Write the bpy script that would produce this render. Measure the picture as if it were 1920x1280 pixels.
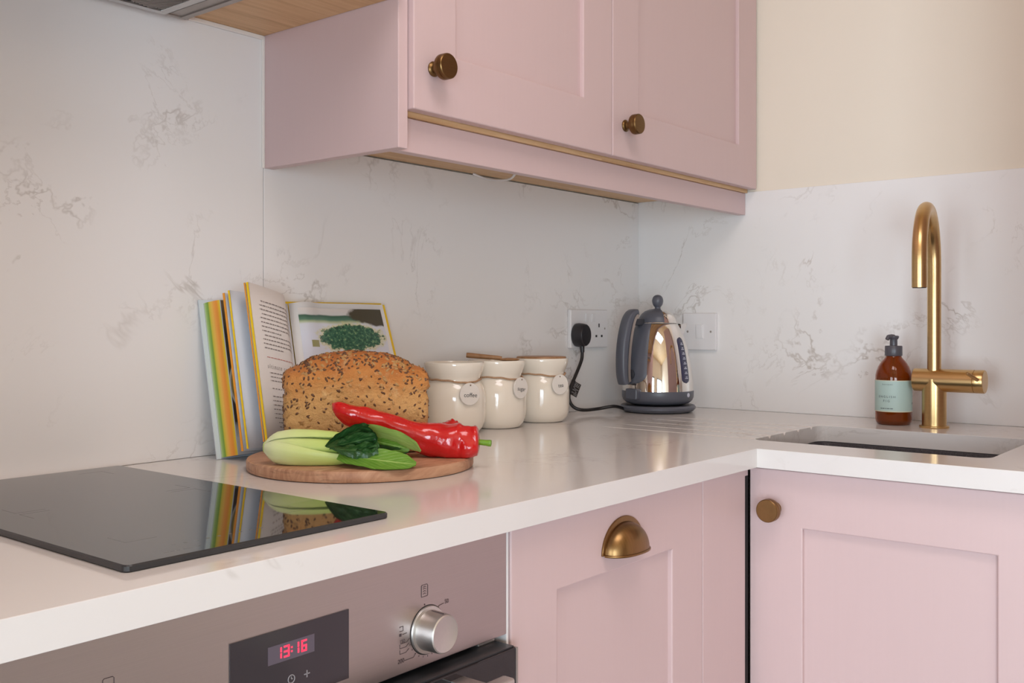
import bpy, bmesh, math, random
from mathutils import Vector, Matrix, noise
R = math.radians
PI = math.pi
for o in list(bpy.data.objects): bpy.data.objects.remove(o, do_unlink=True)
scene = bpy.context.scene
col = scene.collection
random.seed(7)

# ------------------------------------------------------------------ camera, world, light
H = 0.90                                   # worktop height above the floor
CX, CY, CZ, YAW, FPX, HY = -2.0733, -1.2867, 0.1998, 0.6823, 1859.43, 603.04
FW = Vector((math.cos(YAW), math.sin(YAW), 0)); RT = Vector((math.sin(YAW), -math.cos(YAW), 0)); UP = Vector((0, 0, 1))
cam_d = bpy.data.cameras.new('camera'); cam = bpy.data.objects.new('camera', cam_d); col.objects.link(cam)
cam.location = (CX, CY, CZ + H)
cam.rotation_euler = (PI/2, 0, YAW - PI/2)
cam_d.sensor_width = 36.0; cam_d.lens = 36.0*FPX/1920.0
cam_d.shift_y = -(640.0 - HY)/1920.0
cam_d.clip_start = 0.02
scene.camera = cam

world = bpy.data.worlds.new('world'); scene.world = world; world.use_nodes = True
wn = world.node_tree; wn.nodes.clear()
wo = wn.nodes.new('ShaderNodeOutputWorld'); wb = wn.nodes.new('ShaderNodeBackground')
wb.inputs[0].default_value = (0.75, 0.86, 1.0, 1); wb.inputs[1].default_value = 2.0
wn.links.new(wb.outputs[0], wo.inputs[0])

def area_light(name, loc, rot, sx, sy, power, color):
    d = bpy.data.lights.new(name, 'AREA'); d.shape = 'RECTANGLE'; d.size = sx; d.size_y = sy
    d.energy = power; d.color = color
    o = bpy.data.objects.new(name, d); col.objects.link(o); o.location = loc; o.rotation_euler = rot
    return o
# daylight that comes in through the glazed opening behind the camera
area_light('window_daylight', (-4.02, -3.0, .88), (0, -PI/2, 0), 1.45, 1.4, 84, (0.72, 0.88, 1.0))
area_light('added_side_light', (-4.02, -1.0, .88), (0, -PI/2, 0), 1.45, 1.0, 34, (0.79, 0.93, 1.0))  # weaker second lamp, added to balance the surfaces that face left
# overhead lamp added to lift the worktop and the wall by the sink
area_light('added_top_light', (-1.55, -1.30, 2.52), (0, 0, 0), .7, 1.1, 13, (1.0, 0.86, 0.80))
vs = scene.view_settings
vs.view_transform = 'Standard'; vs.look = 'None'; vs.gamma = 1.0; vs.use_curve_mapping = False
vs.exposure = 0.0

# ------------------------------------------------------------------ pixel helpers (photo 1920x1280); a depth always comes from what a thing touches
def ray(u, v): return FW + RT*((u - 960)/FPX) + UP*((HY - v)/FPX)
CAMP = Vector((CX, CY, CZ + H))
def at(u, v, dep): return CAMP + ray(u, v)*dep
def hit(u, v, axis, val):
    d = ray(u, v); return CAMP + d*((val - CAMP[axis])/d[axis])

# ------------------------------------------------------------------ materials
MATS = {}
def new_mat(name):
    m = bpy.data.materials.new(name); m.use_nodes = True
    nt = m.node_tree; b = nt.nodes['Principled BSDF']; MATS[name] = m
    return m, nt, b
def srgb(r, g, b):
    f = lambda c: (c/255/12.92) if c/255 <= .04045 else ((c/255 + .055)/1.055)**2.4
    return (f(r), f(g), f(b), 1)
def pl(name, c, rough=.5, metal=0., spec=.5, **kw):
    m, nt, b = new_mat(name)
    b.inputs['Base Color'].default_value = c if len(c) == 4 else (*c, 1)
    b.inputs['Roughness'].default_value = rough; b.inputs['Metallic'].default_value = metal
    b.inputs['Specular IOR Level'].default_value = spec
    for k, v in kw.items(): b.inputs[k.replace('_', ' ')].default_value = v
    return m
def nd(nt, t, **props):
    n = nt.nodes.new(t)
    for k, v in props.items(): setattr(n, k, v)
    return n
def coords(nt, kind='Object', scale=(1, 1, 1), rot=(0, 0, 0)):
    if kind == 'Position':
        g = nd(nt, 'ShaderNodeNewGeometry'); out = g.outputs['Position']
    else:
        g = nd(nt, 'ShaderNodeTexCoord'); out = g.outputs[kind]
    mp = nd(nt, 'ShaderNodeMapping'); mp.inputs['Scale'].default_value = scale; mp.inputs['Rotation'].default_value = rot
    nt.links.new(out, mp.inputs[0]); return mp.outputs[0]
def ntex(nt, vec, scale, detail=4, rough=.55, dist=0.):
    n = nd(nt, 'ShaderNodeTexNoise'); n.inputs['Scale'].default_value = scale; n.inputs['Detail'].default_value = detail
    n.inputs['Roughness'].default_value = rough; n.inputs['Distortion'].default_value = dist
    nt.links.new(vec, n.inputs['Vector']); return n.outputs['Fac']
def ramp(nt, fac, stops, interp='LINEAR'):
    r = nd(nt, 'ShaderNodeValToRGB'); cr = r.color_ramp; cr.interpolation = interp
    while len(cr.elements) < len(stops): cr.elements.new(.5)
    for e, (p, c) in zip(cr.elements, stops):
        e.position = p; e.color = c if len(c) == 4 else (*c, 1)
    nt.links.new(fac, r.inputs[0]); return r.outputs['Color']
def mth(nt, op, a, b=None):
    n = nd(nt, 'ShaderNodeMath', operation=op)
    for i, x in enumerate((a, b)):
        if x is None: continue
        if isinstance(x, (int, float)): n.inputs[i].default_value = x
        else: nt.links.new(x, n.inputs[i])
    return n.outputs[0]
def mixc(nt, fac, a, b):
    n = nd(nt, 'ShaderNodeMix', data_type='RGBA')
    for i, x in ((0, fac), (6, a), (7, b)):
        if isinstance(x, (int, float, tuple)): n.inputs[i].default_value = x
        else: nt.links.new(x, n.inputs[i])
    return n.outputs[2]
def bump(nt, b, h, strength=.2, dist=.001):
    n = nd(nt, 'ShaderNodeBump'); n.inputs['Strength'].default_value = strength; n.inputs['Distance'].default_value = dist
    nt.links.new(h, n.inputs['Height']); nt.links.new(n.outputs[0], b.inputs['Normal'])

def quartz(name, base, rough, vein_amt):
    m, nt, b = new_mat(name); v = coords(nt, 'Position')
    def lines(scale, width, off, dist=.35):
        mp = nd(nt, 'ShaderNodeMapping'); mp.inputs['Location'].default_value = off
        nt.links.new(v, mp.inputs[0])
        n = ntex(nt, mp.outputs[0], scale, 6, .62, dist)
        d = mth(nt, 'ABSOLUTE', mth(nt, 'SUBTRACT', n, .5))
        return ramp(nt, d, [(0, (1, 1, 1)), (width, (0, 0, 0))])
    mask = ramp(nt, ntex(nt, v, 4.2, 3, .6), [(.50, (0, 0, 0)), (.66, (1, 1, 1))])
    l1 = lines(2.6, .010, (3.1, .4, 1.7)); l2 = lines(5.5, .012, (.3, 5.2, 2.2), .8)
    k = mth(nt, 'MULTIPLY', mth(nt, 'MAXIMUM', l1, mth(nt, 'MULTIPLY', l2, .7)), mask)
    speck = ramp(nt, ntex(nt, v, 26, 4, .7), [(.70, (0, 0, 0)), (.76, (1, 1, 1))])
    k = mth(nt, 'MAXIMUM', k, mth(nt, 'MULTIPLY', mth(nt, 'MULTIPLY', speck, mask), .6))
    cloud = ntex(nt, v, 1.8, 4, .6)
    c0 = mixc(nt, cloud, tuple(x*.965 for x in base[:3]) + (1,), base)
    vc = mixc(nt, ntex(nt, v, 1.1, 2), srgb(158, 132, 104), srgb(150, 146, 144))
    c = mixc(nt, mth(nt, 'MULTIPLY', k, vein_amt), c0, vc)
    nt.links.new(c, b.inputs['Base Color']); b.inputs['Roughness'].default_value = rough
    return m
quartz('quartz_wall', srgb(240, 236, 234), .26, .62)
quartz('quartz_top', srgb(226, 220, 217), .13, .34)

def painted(name, c, rough=.42):
    m, nt, b = new_mat(name); v = coords(nt, 'Position', (55, 55, 1.2))
    n = ntex(nt, v, 4, 3, .6)
    b.inputs['Roughness'].default_value = rough
    nt.links.new(mixc(nt, n, tuple(x*.97 for x in c[:3]) + (1,), c), b.inputs['Base Color'])
    bump(nt, b, n, .10, .0006); return m
painted('pink_paint', srgb(211, 184, 183))
m, nt, b = new_mat('cream_wall'); v = coords(nt, 'Position')
nt.links.new(mixc(nt, ntex(nt, v, 2.0, 3), srgb(233, 221, 204), srgb(237, 225, 209)), b.inputs['Base Color']); b.inputs['Roughness'].default_value = .8
bump(nt, b, ntex(nt, v, 220, 2), .08, .001)
def wood(name, stops, sc=(2.5, 40, 40), rough=.5, kind='Object', wav=6.0):
    m, nt, b = new_mat(name); v = coords(nt, kind, sc)
    n = ntex(nt, v, 1.0, 5, .62, 1.2); g = ramp(nt, n, stops)
    nt.links.new(g, b.inputs['Base Color']); b.inputs['Roughness'].default_value = rough
    bump(nt, b, n, .12, .0008); return m
wood('oak', [(.25, srgb(188, 143, 98)), (.5, srgb(214, 172, 126)), (.75, srgb(228, 190, 146))], (3, 45, 45), .5)
wood('floor_oak', [(.25, srgb(166, 164, 168)), (.5, srgb(186, 184, 188)), (.75, srgb(198, 196, 200))], (2, 22, 22), .45)
wood('ceiling_pine', [(.25, srgb(205, 170, 126)), (.5, srgb(222, 190, 148)), (.75, srgb(232, 204, 164))], (2, 14, 14), .6)
wood('dark_wood', [(.3, srgb(92, 58, 38)), (.7, srgb(140, 96, 66))], (3, 30, 30), .5)
wood('spoon_wood', [(.3, srgb(150, 104, 66)), (.7, srgb(186, 140, 96))], (30, 30, 6), .5)
# board: face grain with fine dark pores and a few cracks
m, nt, b = new_mat('acacia'); v = coords(nt, 'Object', (6, 60, 22), (0, 0, R(20)))
n = ntex(nt, v, 1.0, 6, .65, 1.6); g = ramp(nt, n, [(.2, srgb(128, 84, 62)), (.42, srgb(176, 128, 98)), (.6, srgb(198, 152, 120)), (.8, srgb(206, 166, 136))])
v2 = coords(nt, 'Object', (26, 26, 300)); s = ramp(nt, ntex(nt, v2, 1.0, 3, .6, .8), [(.33, (.45, .45, .45)), (.43, (1, 1, 1))])
nt.links.new(mixc(nt, 1.0, g, g), b.inputs['Base Color'])
mm = nd(nt, 'ShaderNodeMix', data_type='RGBA', blend_type='MULTIPLY'); mm.inputs[0].default_value = .5
nt.links.new(g, mm.inputs[6]); nt.links.new(s, mm.inputs[7]); nt.links.new(mm.outputs[2], b.inputs['Base Color'])
b.inputs['Roughness'].default_value = .5; bump(nt, b, n, .15, .001)

def brushed(name, c, rough, sc, amt=.35, metal=1.):
    m, nt, b = new_mat(name); v = coords(nt, 'Object', sc); n = ntex(nt, v, 1.0, 3, .6)
    nt.links.new(mixc(nt, n, tuple(x*(1 - amt) for x in c[:3]) + (1,), c), b.inputs['Base Color'])
    b.inputs['Metallic'].default_value = metal; b.inputs['Roughness'].default_value = rough
    bump(nt, b, n, .06, .0004); return m
brushed('brass', srgb(216, 180, 126), .30, (30, 30, 900), .18)
brushed('aged_brass', srgb(150, 116, 76), .33, (500, 40, 40), .3)
brushed('dark_brass', srgb(128, 98, 62), .36, (40, 40, 500), .3)
brushed('steel', srgb(186, 174, 172), .36, (8, 8, 900), .10)
brushed('knob_steel', srgb(205, 200, 196), .38, (300, 30, 300), .08)
pl('chrome', srgb(232, 226, 220), .04, 1.0)
pl('hood_metal', srgb(168, 160, 154), .38, .75)
pl('mesh_metal', srgb(196, 194, 192), .3, .9)
pl('hob_glass', (.018, .017, .018), .035, 0, .62)
pl('hob_edge', (.03, .03, .033), .3)
pl('hob_print', (.10, .095, .10), .25)
pl('black_glass', srgb(52, 45, 50), .10)
pl('oven_glass', (.014, .011, .012), .05)
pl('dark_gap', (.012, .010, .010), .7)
pl('lcd', srgb(92, 82, 94), .2)
pl('print_dark', srgb(70, 56, 58), .5)
pl('print_light', srgb(150, 144, 148), .5)
m = pl('red_led', (.9, .02, .06), .4); b = m.node_tree.nodes['Principled BSDF']
b.inputs['Emission Color'].default_value = (1.0, .045, .10, 1); b.inputs['Emission Strength'].default_value = 1.1
pl('white_plastic', srgb(232, 228, 228), .28)
pl('sealant', srgb(238, 232, 226), .45)
pl('hole_dark', (.02, .018, .018), .6)
pl('black_plastic', srgb(38, 36, 40), .38)
pl('cord_black', srgb(26, 24, 26), .45)
pl('tag_print', srgb(150, 150, 152), .5)
pl('kettle_grey', srgb(88, 90, 100), .36)
pl('kettle_dark', srgb(54, 55, 62), .45)
pl('gauge_blue', srgb(62, 62, 86), .12)
pl('gauge_mark', srgb(200, 200, 215), .4)
pl('cream_glaze', srgb(243, 232, 217), .10, Coat_Weight=.3)
pl('tag_ceramic', srgb(232, 224, 216), .5)
pl('ink', srgb(40, 36, 36), .6)
m, nt, b = new_mat('twine'); v = coords(nt, 'Object', (500, 500, 500)); n = ntex(nt, v, 1, 2)
nt.links.new(mixc(nt, n, srgb(150, 112, 82), srgb(204, 166, 132)), b.inputs['Base Color']); b.inputs['Roughness'].default_value = .9
m = pl('amber_glass', srgb(176, 84, 22), .04); m.node_tree.nodes['Principled BSDF'].inputs['Transmission Weight'].default_value = .75
m.node_tree.nodes['Principled BSDF'].inputs['IOR'].default_value = 1.45
pl('soap', srgb(150, 74, 28), .2)
pl('pump_grey', srgb(82, 78, 84), .35)
pl('label_mint', srgb(178, 198, 190), .5)
pl('label_edge', srgb(214, 206, 178), .5)
pl('label_ink', srgb(92, 98, 100), .6)
m, nt, b = new_mat('granite_sink'); v = coords(nt, 'Object'); n = ntex(nt, v, 420, 3, .7)
nt.links.new(ramp(nt, n, [(.4, srgb(46, 43, 48)), (.66, srgb(70, 66, 72)), (.74, srgb(140, 132, 136))]), b.inputs['Base Color']); b.inputs['Roughness'].default_value = .58
# food
m, nt, b = new_mat('bread_crust'); v = coords(nt, 'Object')
sep = nd(nt, 'ShaderNodeSeparateXYZ'); nt.links.new(v, sep.inputs[0])
zz = mth(nt, 'ADD', mth(nt, 'MULTIPLY', sep.outputs[2], 6.5), mth(nt, 'MULTIPLY', ntex(nt, v, 22, 5, .65), .62))
crust = ramp(nt, zz, [(.05, srgb(206, 162, 104)), (.34, srgb(206, 154, 92)), (.52, srgb(200, 132, 66)), (.70, srgb(182, 106, 46)), (.90, srgb(150, 82, 34))])
fl = ramp(nt, ntex(nt, v, 150, 4, .7), [(.58, (0, 0, 0)), (.70, (1, 1, 1))])
crust = mixc(nt, mth(nt, 'MULTIPLY', fl, .40), crust, srgb(142, 92, 48))
pale = ramp(nt, ntex(nt, v, 45, 4, .7), [(.55, (0, 0, 0)), (.72, (1, 1, 1))])
crust = mixc(nt, mth(nt, 'MULTIPLY', pale, .6), crust, srgb(226, 190, 134))
nt.links.new(crust, b.inputs['Base Color']); b.inputs['Roughness'].default_value = .7
bump(nt, b, mth(nt, 'ADD', ntex(nt, v, 120, 5, .7), ntex(nt, v, 45, 4, .7)), .9, .004)
pl('seed_dark', srgb(96, 60, 34), .35)
pl('seed_pale', srgb(176, 132, 78), .5)
m, nt, b = new_mat('pepper_red'); v = coords(nt, 'Object'); n = ntex(nt, v, 30, 3)
nt.links.new(mixc(nt, n, srgb(186, 12, 22), srgb(214, 30, 30)), b.inputs['Base Color']); b.inputs['Roughness'].default_value = .16
b.inputs['Coat Weight'].default_value = .4; b.inputs['Coat Roughness'].default_value = .08
b.inputs['Subsurface Weight'].default_value = .08; b.inputs['Subsurface Radius'].default_value = (.02, .004, .003); b.inputs['Subsurface Scale'].default_value = .3
bump(nt, b, ntex(nt, v, 75, 3, .6), .30, .003)
pl('pepper_stem', srgb(112, 158, 40), .4)
def uvmat(name): 
    m, nt, b = new_mat(name); t = nd(nt, 'ShaderNodeUVMap'); s = nd(nt, 'ShaderNodeSeparateXYZ'); nt.links.new(t.outputs[0], s.inputs[0])
    return m, nt, b, s.outputs[0], s.outputs[1], t.outputs[0]
m, nt, b, U_, V_, T_ = uvmat('choy_stalk')
fib = ntex(nt, coords(nt, 'UV', (1.5, 60, 1)), 1.0, 3)
g = ramp(nt, mth(nt, 'ADD', U_, mth(nt, 'MULTIPLY', fib, .25)), [(.10, srgb(228, 234, 190)), (.45, srgb(214, 228, 150)), (.85, srgb(196, 218, 116)), (1.0, srgb(150, 186, 74))])
nt.links.new(g, b.inputs['Base Color']); b.inputs['Roughness'].default_value = .33; bump(nt, b, fib, .2, .001)
b.inputs['Subsurface Weight'].default_value = .12; b.inputs['Subsurface Radius'].default_value = (.01, .012, .004); b.inputs['Subsurface Scale'].default_value = .3
def leafmat(name, dark, mid, vein):
    m, nt, b, U_, V_, T_ = uvmat(name)
    a = mth(nt, 'ABSOLUTE', mth(nt, 'SUBTRACT', V_, .5))
    rib = ramp(nt, a, [(.0, (1, 1, 1)), (.035, (0, 0, 0))])
    w = mth(nt, 'SINE', mth(nt, 'MULTIPLY', mth(nt, 'SUBTRACT', U_, mth(nt, 'MULTIPLY', a, .75)), 58.))
    sv = ramp(nt, w, [(.93, (0, 0, 0)), (1.0, (1, 1, 1))])
    n = ntex(nt, T_, 9, 4)
    c = mixc(nt, n, dark, mid); c = mixc(nt, mth(nt, 'MAXIMUM', mth(nt, 'MULTIPLY', rib, .9), mth(nt, 'MULTIPLY', sv, .45)), c, vein)
    nt.links.new(c, b.inputs['Base Color']); b.inputs['Roughness'].default_value = .34
    bump(nt, b, mth(nt, 'ADD', mth(nt, 'MULTIPLY', n, .7), sv), .25, .0015)
leafmat('leaf_dark', srgb(28, 66, 32), srgb(58, 108, 52), srgb(112, 152, 90))
leafmat('leaf_mid', srgb(82, 132, 40), srgb(120, 164, 58), srgb(178, 206, 118))
leafmat('leaf_pale', srgb(142, 172, 82), srgb(160, 186, 98), srgb(176, 198, 118))
# book
pl('page_white', srgb(234, 228, 224), .6)
pl('page_cool', srgb(226, 228, 234), .5)
pl('cover_white', srgb(214, 222, 228), .35)
pl('text_ink', srgb(134, 122, 120), .7)
pl('text_red', srgb(196, 110, 104), .7)
pl('edge_yellow', srgb(236, 196, 30), .5)
pl('edge_orange', srgb(228, 150, 46), .5)
m, nt, b, U_, V_, T_ = uvmat('page_edges')   # coloured fore-edge: stripes across the block thickness
vj = mth(nt, 'ADD', V_, mth(nt, 'MULTIPLY', mth(nt, 'SUBTRACT', ntex(nt, coords(nt, 'UV', (1, 140, 1)), 1, 2), .5), .10))
c = ramp(nt, vj, [(.0, srgb(206, 216, 206)), (.06, srgb(204, 220, 178)), (.16, srgb(168, 200, 110)), (.34, srgb(122, 164, 62)), (.42, srgb(214, 196, 60)), (.56, srgb(236, 190, 84)), (.70, srgb(240, 160, 70)), (.84, srgb(238, 150, 52)), (.95, srgb(236, 190, 40)), (1., srgb(228, 206, 60))])
ln = ramp(nt, ntex(nt, coords(nt, 'UV', (1, 260, 1)), 1, 1), [(.38, (.75, .75, .75)), (.55, (1, 1, 1))])
mm = nd(nt, 'ShaderNodeMix', data_type='RGBA', blend_type='MULTIPLY'); mm.inputs[0].default_value = .7
nt.links.new(c, mm.inputs[6]); nt.links.new(ln, mm.inputs[7]); nt.links.new(mm.outputs[2], b.inputs['Base Color']); b.inputs['Roughness'].default_value = .6
m, nt, b, U_, V_, T_ = uvmat('photo_pan')    # flat printed photo: dark ground, yellow pan with pale rim
def circ(nt, U_, V_, cx, cy, ax, ay):
    return mth(nt, 'SQRT', mth(nt, 'ADD', mth(nt, 'POWER', mth(nt, 'DIVIDE', mth(nt, 'SUBTRACT', U_, cx), ax), 2.), mth(nt, 'POWER', mth(nt, 'DIVIDE', mth(nt, 'SUBTRACT', V_, cy), ay), 2.)))
d = circ(nt, U_, V_, .40, .44, .42, .25)
pan = ramp(nt, d, [(.0, srgb(212, 182, 84)), (.86, srgb(196, 164, 74)), (.90, srgb(120, 98, 50)), (.96, srgb(206, 200, 190)), (1.0, srgb(60, 50, 46))])
bg = ramp(nt, mth(nt, 'ADD', V_, mth(nt, 'MULTIPLY', ntex(nt, T_, 6, 3), .18)), [(.20, srgb(196, 192, 190)), (.27, srgb(150, 146, 146)), (.31, srgb(58, 48, 44)), (.9, srgb(64, 54, 46)), (1., srgb(96, 76, 52))])
e = circ(nt, U_, V_, .16, .86, .09, .05); bg = mixc(nt, ramp(nt, e, [(.75, (1, 1, 1)), (1, (0, 0, 0))]), bg, srgb(196, 186, 164))
nt.links.new(mixc(nt, ramp(nt, d, [(.98, (0, 0, 0)), (1.0, (1, 1, 1))]), pan, bg), b.inputs['Base Color']); b.inputs['Roughness'].default_value = .3
m, nt, b, U_, V_, T_ = uvmat('photo_greens')  # flat printed photo: heap of chopped greens on a white plate
d = circ(nt, U_, V_, .57, .665, .37, .150)
jag = mth(nt, 'MULTIPLY', mth(nt, 'ADD', d, mth(nt, 'MULTIPLY', mth(nt, 'SUBTRACT', ntex(nt, T_, 13, 5, .7), .5), 1.2)), .5)
heap = ramp(nt, ntex(nt, T_, 30, 5, .75), [(.36, srgb(18, 60, 48)), (.52, srgb(44, 100, 76)), (.62, srgb(108, 150, 106)), (.69, srgb(218, 212, 158))])
plate = ramp(nt, mth(nt, 'ADD', V_, mth(nt, 'MULTIPLY', mth(nt, 'SUBTRACT', ntex(nt, T_, 3, 2), .5), .06)), [(.70, srgb(214, 216, 228)), (.82, srgb(212, 214, 222)), (.845, srgb(176, 186, 150)), (.87, srgb(84, 124, 104)), (.915, srgb(50, 90, 72)), (.93, srgb(206, 204, 202)), (1., srgb(214, 206, 202))])
dk = mth(nt, 'MULTIPLY', mth(nt, 'ADD', circ(nt, U_, V_, 1.0, .93, .42, .13), mth(nt, 'MULTIPLY', ntex(nt, T_, 7, 3), .5)), .5)
plate = mixc(nt, ramp(nt, dk, [(.56, (1, 1, 1)), (.64, (0, 0, 0))]), plate, srgb(66, 60, 42))
juice = ramp(nt, jag, [(.50, (1, 1, 1)), (.60, (0, 0, 0))]); plate = mixc(nt, mth(nt, 'MULTIPLY', juice, .7), plate, srgb(210, 204, 138))
sq = mth(nt, 'MULTIPLY', mth(nt, 'MAXIMUM', mth(nt, 'DIVIDE', mth(nt, 'ABSOLUTE', mth(nt, 'SUBTRACT', U_, .13)), .045), mth(nt, 'DIVIDE', mth(nt, 'ABSOLUTE', mth(nt, 'SUBTRACT', V_, .60)), .038)), .5)
plate = mixc(nt, ramp(nt, sq, [(.46, (1, 1, 1)), (.54, (0, 0, 0))]), plate, srgb(150, 146, 96))
nt.links.new(mixc(nt, ramp(nt, jag, [(.46, (1, 1, 1)), (.50, (0, 0, 0))]), plate, heap), b.inputs['Base Color']); b.inputs['Roughness'].default_value = .3
pl('window_frame', srgb(70, 66, 66), .5)
M = MATS

# ------------------------------------------------------------------ mesh helpers
class MB:
    def __init__(s): s.v = []; s.f = []; s.mi = []; s.uv = []; s.hasuv = False
    def add(s, vs, fs, mi=0, uvs=None):
        o = len(s.v); s.v += [Vector(p) for p in vs]
        for f in fs: s.f.append([i + o for i in f]); s.mi.append(mi)
        if uvs: s.uv += uvs; s.hasuv = True
        else: s.uv += [(0, 0)]*len(vs)
        return s
    def box(s, x0, x1, y0, y1, z0, z1, mi=0):
        x0, x1 = min(x0, x1), max(x0, x1); y0, y1 = min(y0, y1), max(y0, y1); z0, z1 = min(z0, z1), max(z0, z1)
        return s.add([(x0, y0, z0), (x1, y0, z0), (x1, y1, z0), (x0, y1, z0), (x0, y0, z1), (x1, y0, z1), (x1, y1, z1), (x0, y1, z1)],
                     [(0, 3, 2, 1), (4, 5, 6, 7), (0, 1, 5, 4), (1, 2, 6, 5), (2, 3, 7, 6), (3, 0, 4, 7)], mi)
    def grid(s, fn, nu, nv, mi=0, closed_v=False, flip=False):
        vs = []; uvs = []; fs = []
        for i in range(nu + 1):
            for j in range(nv if closed_v else nv + 1):
                a, b = i/nu, j/nv; vs.append(fn(a, b)); uvs.append((a, b))
        w = nv if closed_v else nv + 1
        for i in range(nu):
            for j in range(nv):
                q = [i*w + j, (i + 1)*w + j, (i + 1)*w + (j + 1) % w, i*w + (j + 1) % w]
                fs.append(q[::-1] if flip else q)
        return s.add(vs, fs, mi, uvs)
    def lathe(s, prof, c=(0, 0, 0), n=40, ax='z', mi=0, mfn=None, basis=None):
        c = Vector(c)
        if basis is None:
            basis = {'z': (Vector((1, 0, 0)), Vector((0, 1, 0)), UP), 'y-': (Vector((1, 0, 0)), UP, Vector((0, -1, 0))), 'x-': (Vector((0, -1, 0)), UP, Vector((-1, 0, 0)))}[ax]
        e1, e2, e3 = basis; vs = []; fs = []; mis = []
        for r, h in prof:
            for k in range(n):
                a = 2*PI*k/n; vs.append(c + e1*(r*math.cos(a)) + e2*(r*math.sin(a)) + e3*h)
        for i in range(len(prof) - 1):
            for k in range(n):
                fs.append((i*n + k, i*n + (k + 1) % n, (i + 1)*n + (k + 1) % n, (i + 1)*n + k)); mis.append(mfn(i, 2*PI*(k + .5)/n) if mfn else mi)
        if prof[0][0] > 1e-6: fs.append(tuple(range(n))[::-1]); mis.append(mis[0])
        if prof[-1][0] > 1e-6: fs.append(tuple((len(prof) - 1)*n + k for k in range(n))); mis.append(mis[-1])
        o = len(s.v); s.v += vs; s.uv += [(0, 0)]*len(vs)
        for f, q in zip(fs, mis): s.f.append([i + o for i in f]); s.mi.append(q)
        return s
    def tube(s, pts, rad, n=12, mi=0, cap=True, flat=None):
        pts = [Vector(p) for p in pts]; N = len(pts)
        rs = rad if isinstance(rad, (list, tuple)) else [rad]*N
        t0 = (pts[1] - pts[0]).normalized(); up = Vector((0, 0, 1)) if abs(t0.z) < .9 else Vector((1, 0, 0))
        e1 = t0.cross(up).normalized(); vs = []; fs = []
        for i, p in enumerate(pts):
            t = (pts[min(i + 1, N - 1)] - pts[max(i - 1, 0)]).normalized()
            e1 = (e1 - t*e1.dot(t)).normalized(); e2 = t.cross(e1)
            for k in range(n):
                a = 2*PI*k/n; vs.append(p + (e1*math.cos(a) + e2*math.sin(a))*rs[i])
        for i in range(N - 1):
            for k in range(n): fs.append((i*n + k, i*n + (k + 1) % n, (i + 1)*n + (k + 1) % n, (i + 1)*n + k))
        if cap: fs.append(tuple(range(n))[::-1]); fs.append(tuple((N - 1)*n + k for k in range(n)))
        return s.add(vs, fs, mi)
    def prism(s, poly, f0, f1, mi=0):            # poly: 2D points; f0/f1 map (a,b) to the two faces
        n = len(poly); vs = [f0(*p) for p in poly] + [f1(*p) for p in poly]
        return s.add(vs, [tuple(range(n))[::-1], tuple(range(n, 2*n))] + [(i, (i + 1) % n, n + (i + 1) % n, n + i) for i in range(n)], mi)
def children_world(parent):
    return Vector(parent.location) if parent is not None and parent.parent is None else (Vector(parent.location) + children_world(parent.parent) if parent is not None else Vector())
def obj(name, mb, mats, parent=None, smooth=None, bevel=0, seg=2, bang=40, fix=True):
    bm = bmesh.new(); vs = [bm.verts.new(p) for p in mb.v]; uvl = bm.loops.layers.uv.new('UVMap') if mb.hasuv else None
    for f, mi in zip(mb.f, mb.mi):
        try: fc = bm.faces.new([vs[i] for i in f])
        except ValueError: continue
        fc.material_index = mi
        if uvl:
            for l, i in zip(fc.loops, f): l[uvl].uv = mb.uv[i]
    bmesh.ops.remove_doubles(bm, verts=bm.verts, dist=1e-6)
    if fix: bmesh.ops.recalc_face_normals(bm, faces=bm.faces)
    if bevel:
        es = [e for e in bm.edges if len(e.link_faces) == 2 and e.calc_face_angle(0) > R(bang)]
        bmesh.ops.bevel(bm, geom=es, offset=bevel, segments=seg, affect='EDGES', profile=.5, clamp_overlap=True)
    lo = Vector((min(v.co[i] for v in bm.verts) for i in range(3))); hi = Vector((max(v.co[i] for v in bm.verts) for i in range(3)))
    c = (lo + hi)/2
    if parent is None: c.z = lo.z
    for v in bm.verts: v.co -= c
    me = bpy.data.meshes.new(name); bm.to_mesh(me); bm.free()
    for q in (mats if isinstance(mats, (list, tuple)) else [mats]): me.materials.append(M[q])
    if smooth is not None:
        me.polygons.foreach_set('use_smooth', [True]*len(me.polygons)); me.update()
        if smooth > 0: me.set_sharp_from_angle(angle=R(smooth))
    o = bpy.data.objects.new(name, me); col.objects.link(o)
    if parent is not None: o.parent = parent
    o.location = c - children_world(parent)
    return o
def thing(name, label, cat, loc, group=None):
    o = bpy.data.objects.new(name, None); col.objects.link(o); o.location = loc; o.empty_display_size = .05
    return tag(o, label, cat, group)
def tag(o, label, cat, group=None):
    o['label'] = label; o['category'] = cat
    if group: o['group'] = group
    return o
def struct(name, mb, mat, label=None, **kw):
    o = obj(name, mb, mat, **kw); o['kind'] = 'structure'
    if label: o['label'] = label
    return o
def text2d(s, size, align='CENTER', space=1.0):
    cu = bpy.data.curves.new('txt', 'FONT'); cu.body = s; cu.size = size; cu.align_x = align; cu.align_y = 'CENTER'; cu.space_character = space
    o = bpy.data.objects.new('txt', cu); col.objects.link(o)
    dg = bpy.context.evaluated_depsgraph_get(); me = bpy.data.meshes.new_from_object(o.evaluated_get(dg))
    vs = [(v.co.x, v.co.y) for v in me.vertices]; fs = [tuple(p.vertices) for p in me.polygons]
    bpy.data.objects.remove(o); bpy.data.curves.remove(cu); bpy.data.meshes.remove(me)
    return vs, fs
def text_on(mb, s, size, fn, align='CENTER', space=1.0, mi=0):
    vs, fs = text2d(s, size, align, space); mb.add([fn(x, y) for x, y in vs], fs, mi)
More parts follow.
